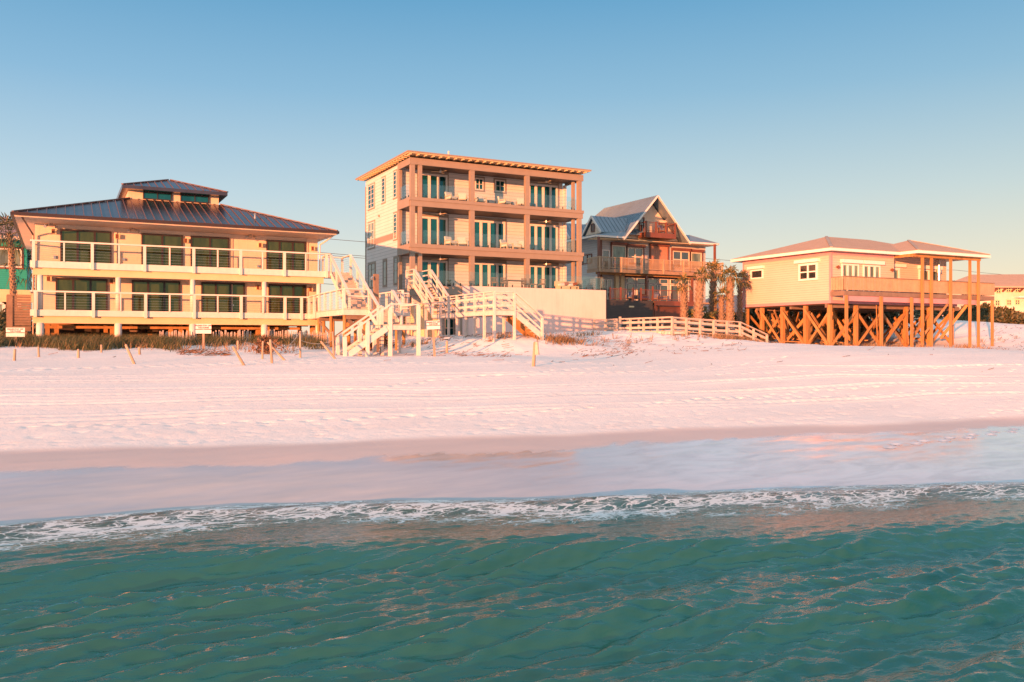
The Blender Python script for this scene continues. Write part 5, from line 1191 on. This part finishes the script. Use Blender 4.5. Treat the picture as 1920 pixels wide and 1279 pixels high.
# ================================================================== signs, posts, ropes, pickets
def text(parent, s, size, loc, mat, name='lettering'):
    cu = bpy.data.curves.new(name, 'FONT'); cu.body = s; cu.size = size; cu.align_x = 'CENTER'; cu.align_y = 'CENTER'; cu.extrude = .002; cu.offset = .004
    o = bpy.data.objects.new(name, cu); COL.objects.link(o); cu.materials.append(M[mat]); o.parent = parent
    bpy.context.view_layer.update(); me = bpy.data.meshes.new_from_object(o.evaluated_get(bpy.context.evaluated_depsgraph_get())); bpy.data.objects.remove(o)
    me.materials.clear(); me.materials.append(M[mat]); o = bpy.data.objects.new(name, me); COL.objects.link(o); o.parent = parent
    o.location = Vector(loc) - world_loc(parent); o.rotation_euler = (R(90), 0, 0); return o
def sign(px_, py0, py1, pyb, d_, wpx, tilt, lab):
    """beach sign: two white boards on a timber stake; py0/py1 board top and bottom, pyb foot"""
    x, y = [c * d_ for c in _ray(px_, 0)[:2]]; k = d_ / F; z1, z0, zb = ZC + (640 - py0) * k, ZC + (640 - py1) * k, ZC + (640 - pyb) * k; w_ = wpx * k / .9 / 2
    t = thing('beach_sign', (x, y, zb), lab, 'sign', 'dune notice signs along the beach')
    mid = z0 + (z1 - z0) * .44
    MB().box(x - .05, x + .05, y + .003, y + .08, zb - .4, z1 - .05).build('stake', 'post', t)
    b1 = MB().box(x - w_, x + w_, y - .02, y, mid + .02, z1).build('board', 'signwhite', t); b2 = MB().box(x - w_, x + w_, y - .02, y, z0, mid - .02).build('board', 'signwhite', t)
    hh = z1 - mid
    text(b1, 'PLEASE STAY OFF', hh * .36, (x, y - .023, mid + hh * .69), 'signred'); text(b1, 'THE DUNES', hh * .36, (x, y - .023, mid + hh * .30), 'signred')
    t.rotation_euler = (0, tilt, -.12); return t
sign(29, 615, 632, 670, 47, 28, 0, 'white notice sign with red lettering on a stake at the far left')
sign(381.5, 608, 626, 660, 46, 25, 0, 'white notice sign with red lettering in front of the cream house pillars')
sign(815, 602, 618, 666, 44, 23, -.05, 'leaning white notice sign with red lettering right of the white staircase')
PP = 'old wooden stakes along the foot of the dune'
def stake(px0, py0, px1, py1, wpx, lab, d_=None, mat='post', nm='stake'):
    """foot (px1, py1), head (px0, py0)"""
    # find the distance where the ground meets the foot ray
    best = None
    for dd in np.arange(30, 66, .25):
        x, y = [c * dd for c in _ray(px1, 0)[:2]]; z = ZC + (640 - py1) * dd / F
        e_ = abs(z - gz(x, y))
        if best is None or e_ < best[0]: best = (e_, dd)
    dd = d_ or best[1]; k = dd / F
    x1, y1 = [c * dd for c in _ray(px1, 0)[:2]]; x0, y0 = [c * dd for c in _ray(px0, 0)[:2]]; z1 = gz(x1, y1); z0 = z1 + (py1 - py0) * k
    o = thing('wooden_stake', (x1, y1, z1), lab, 'stake', PP)
    a = Vector((x0, y0, z0)); b = Vector((x1, y1, z1)); b2 = b + (b - a).normalized() * .3; r = wpx * k / 2
    MB().cyl(tuple(b2), tuple(a), r * 1.08, r * .92, 9).cyl(tuple(a), tuple(a + (a - b).normalized() * r * .5), r * .92, r * .4, 9).build('shaft', mat, o, False); return o, (x0, y0, z0)
stk = [(28, 656, 27, 677, 5, 'short stake at the far left in front of the sign'), (72, 652, 73, 671, 4, 'short stake left of the first white pillar'), (147, 656, 147, 672, 5, 'short stake half way between the first two pillars'),
       (190, 648, 190, 662, 4, 'small stake in the grass left of the second pillar'), (236, 647, 252, 683, 5, 'long stake leaning left in front of the second pillar'), (261, 652, 262, 666, 5, 'short upright stake just right of the long leaning one'),
       (437, 651, 457, 685, 5, 'long stake leaning left, left of the round brown shrub'), (446, 640, 446, 658, 4, 'short stake behind the long leaning one near the picket fence'), (493, 641, 492, 673, 4, 'upright stake just right of the round brown shrub'),
       (507, 638, 510, 681, 5, 'tall upright stake beside the fallen rail'), (502, 643, 533, 676, 4, 'fallen pole leaning hard to the left across the tall stake'), (563, 622, 563, 671, 4, 'tall slim stake carrying the left end of the rope'),
       (602, 641, 628, 673, 4, 'pole leaning hard left beside the foot of the white stairs'), (624, 623, 626, 668, 4, 'stake carrying the right end of the rope beside the stair newel'), (838, 640, 838, 661, 4.5, 'short stake right of the leaning sign')]
heads = {}
for a in stk: o, h_ = stake(*a); heads[a[0]] = h_
o, h_ = stake(1003, 643, 1000, 688, 6.5, 'thick driftwood post standing alone on open sand at the centre')
a = Vector(h_); MB().cyl(tuple(a + Vector((.06, -.02, .02))), tuple(a + Vector((.08, -.05, -.55))), .09, .12, 8).build('bark_flap', 'rope', o)
t = thing('rope_barrier', heads[563], 'slack rope strung between two slim stakes left of the stairs', 'rope')
for dz in (0, -.42):
    p0, p1 = Vector(heads[563]) + Vector((0, 0, dz)), Vector(heads[624]) + Vector((0, 0, dz)); MB().tube([tuple(p0.lerp(p1, i / 10) - Vector((0, 0, .18 * (1 - (i / 5 - 1) ** 2)))) for i in range(11)], .014, 5).build('rope', 'rope', t)
p0, p1 = Vector(heads[507]), Vector(heads[563]); MB().tube([tuple(p0.lerp(p1, i / 10) - Vector((0, 0, .5 * (1 - (i / 5 - 1) ** 2)))) for i in range(11)], .012, 5).build('rope', 'rope', t)
def picket(pxs, d_, h_, lab):
    x, y = [c * d_ for c in _ray((pxs[0] + pxs[1]) / 2, 0)[:2]]; t = thing('picket_fence', (x, y, gz(x, y)), lab, 'fence', 'sand fences under the cream house'); mb = MB(); n = int((pxs[1] - pxs[0]) / 3.4); pts = []
    rg = random.Random(pxs[0])
    for i in range(n):
        px_ = pxs[0] + (pxs[1] - pxs[0]) * i / n; dd = d_ + .5 * math.sin(i * .35); x, y = [c * dd for c in _ray(px_, 0)[:2]]; z = gz(x, y); hh = h_ * rg.uniform(.85, 1.08)
        mb.bar((x, y, z - .1), (x + rg.gauss(0, .03), y, z + hh), .065, .02, (0, 1, 0)); pts.append((x, y, z + h_ * .7))
    mb.build('picket', 'greywood', t); MB().tube(pts, .008, 4).tube([(a, b, c - h_ * .4) for a, b, c in pts], .008, 4).build('wire', 'wire', t)
picket((300, 372), 51, .8, 'leaning picket sand fence left of the middle notice sign'); picket((400, 472), 53.5, .8, 'picket sand fence right of the middle notice sign'); picket((502, 620), 53, .85, 'picket sand fence under the right end of the cream house')
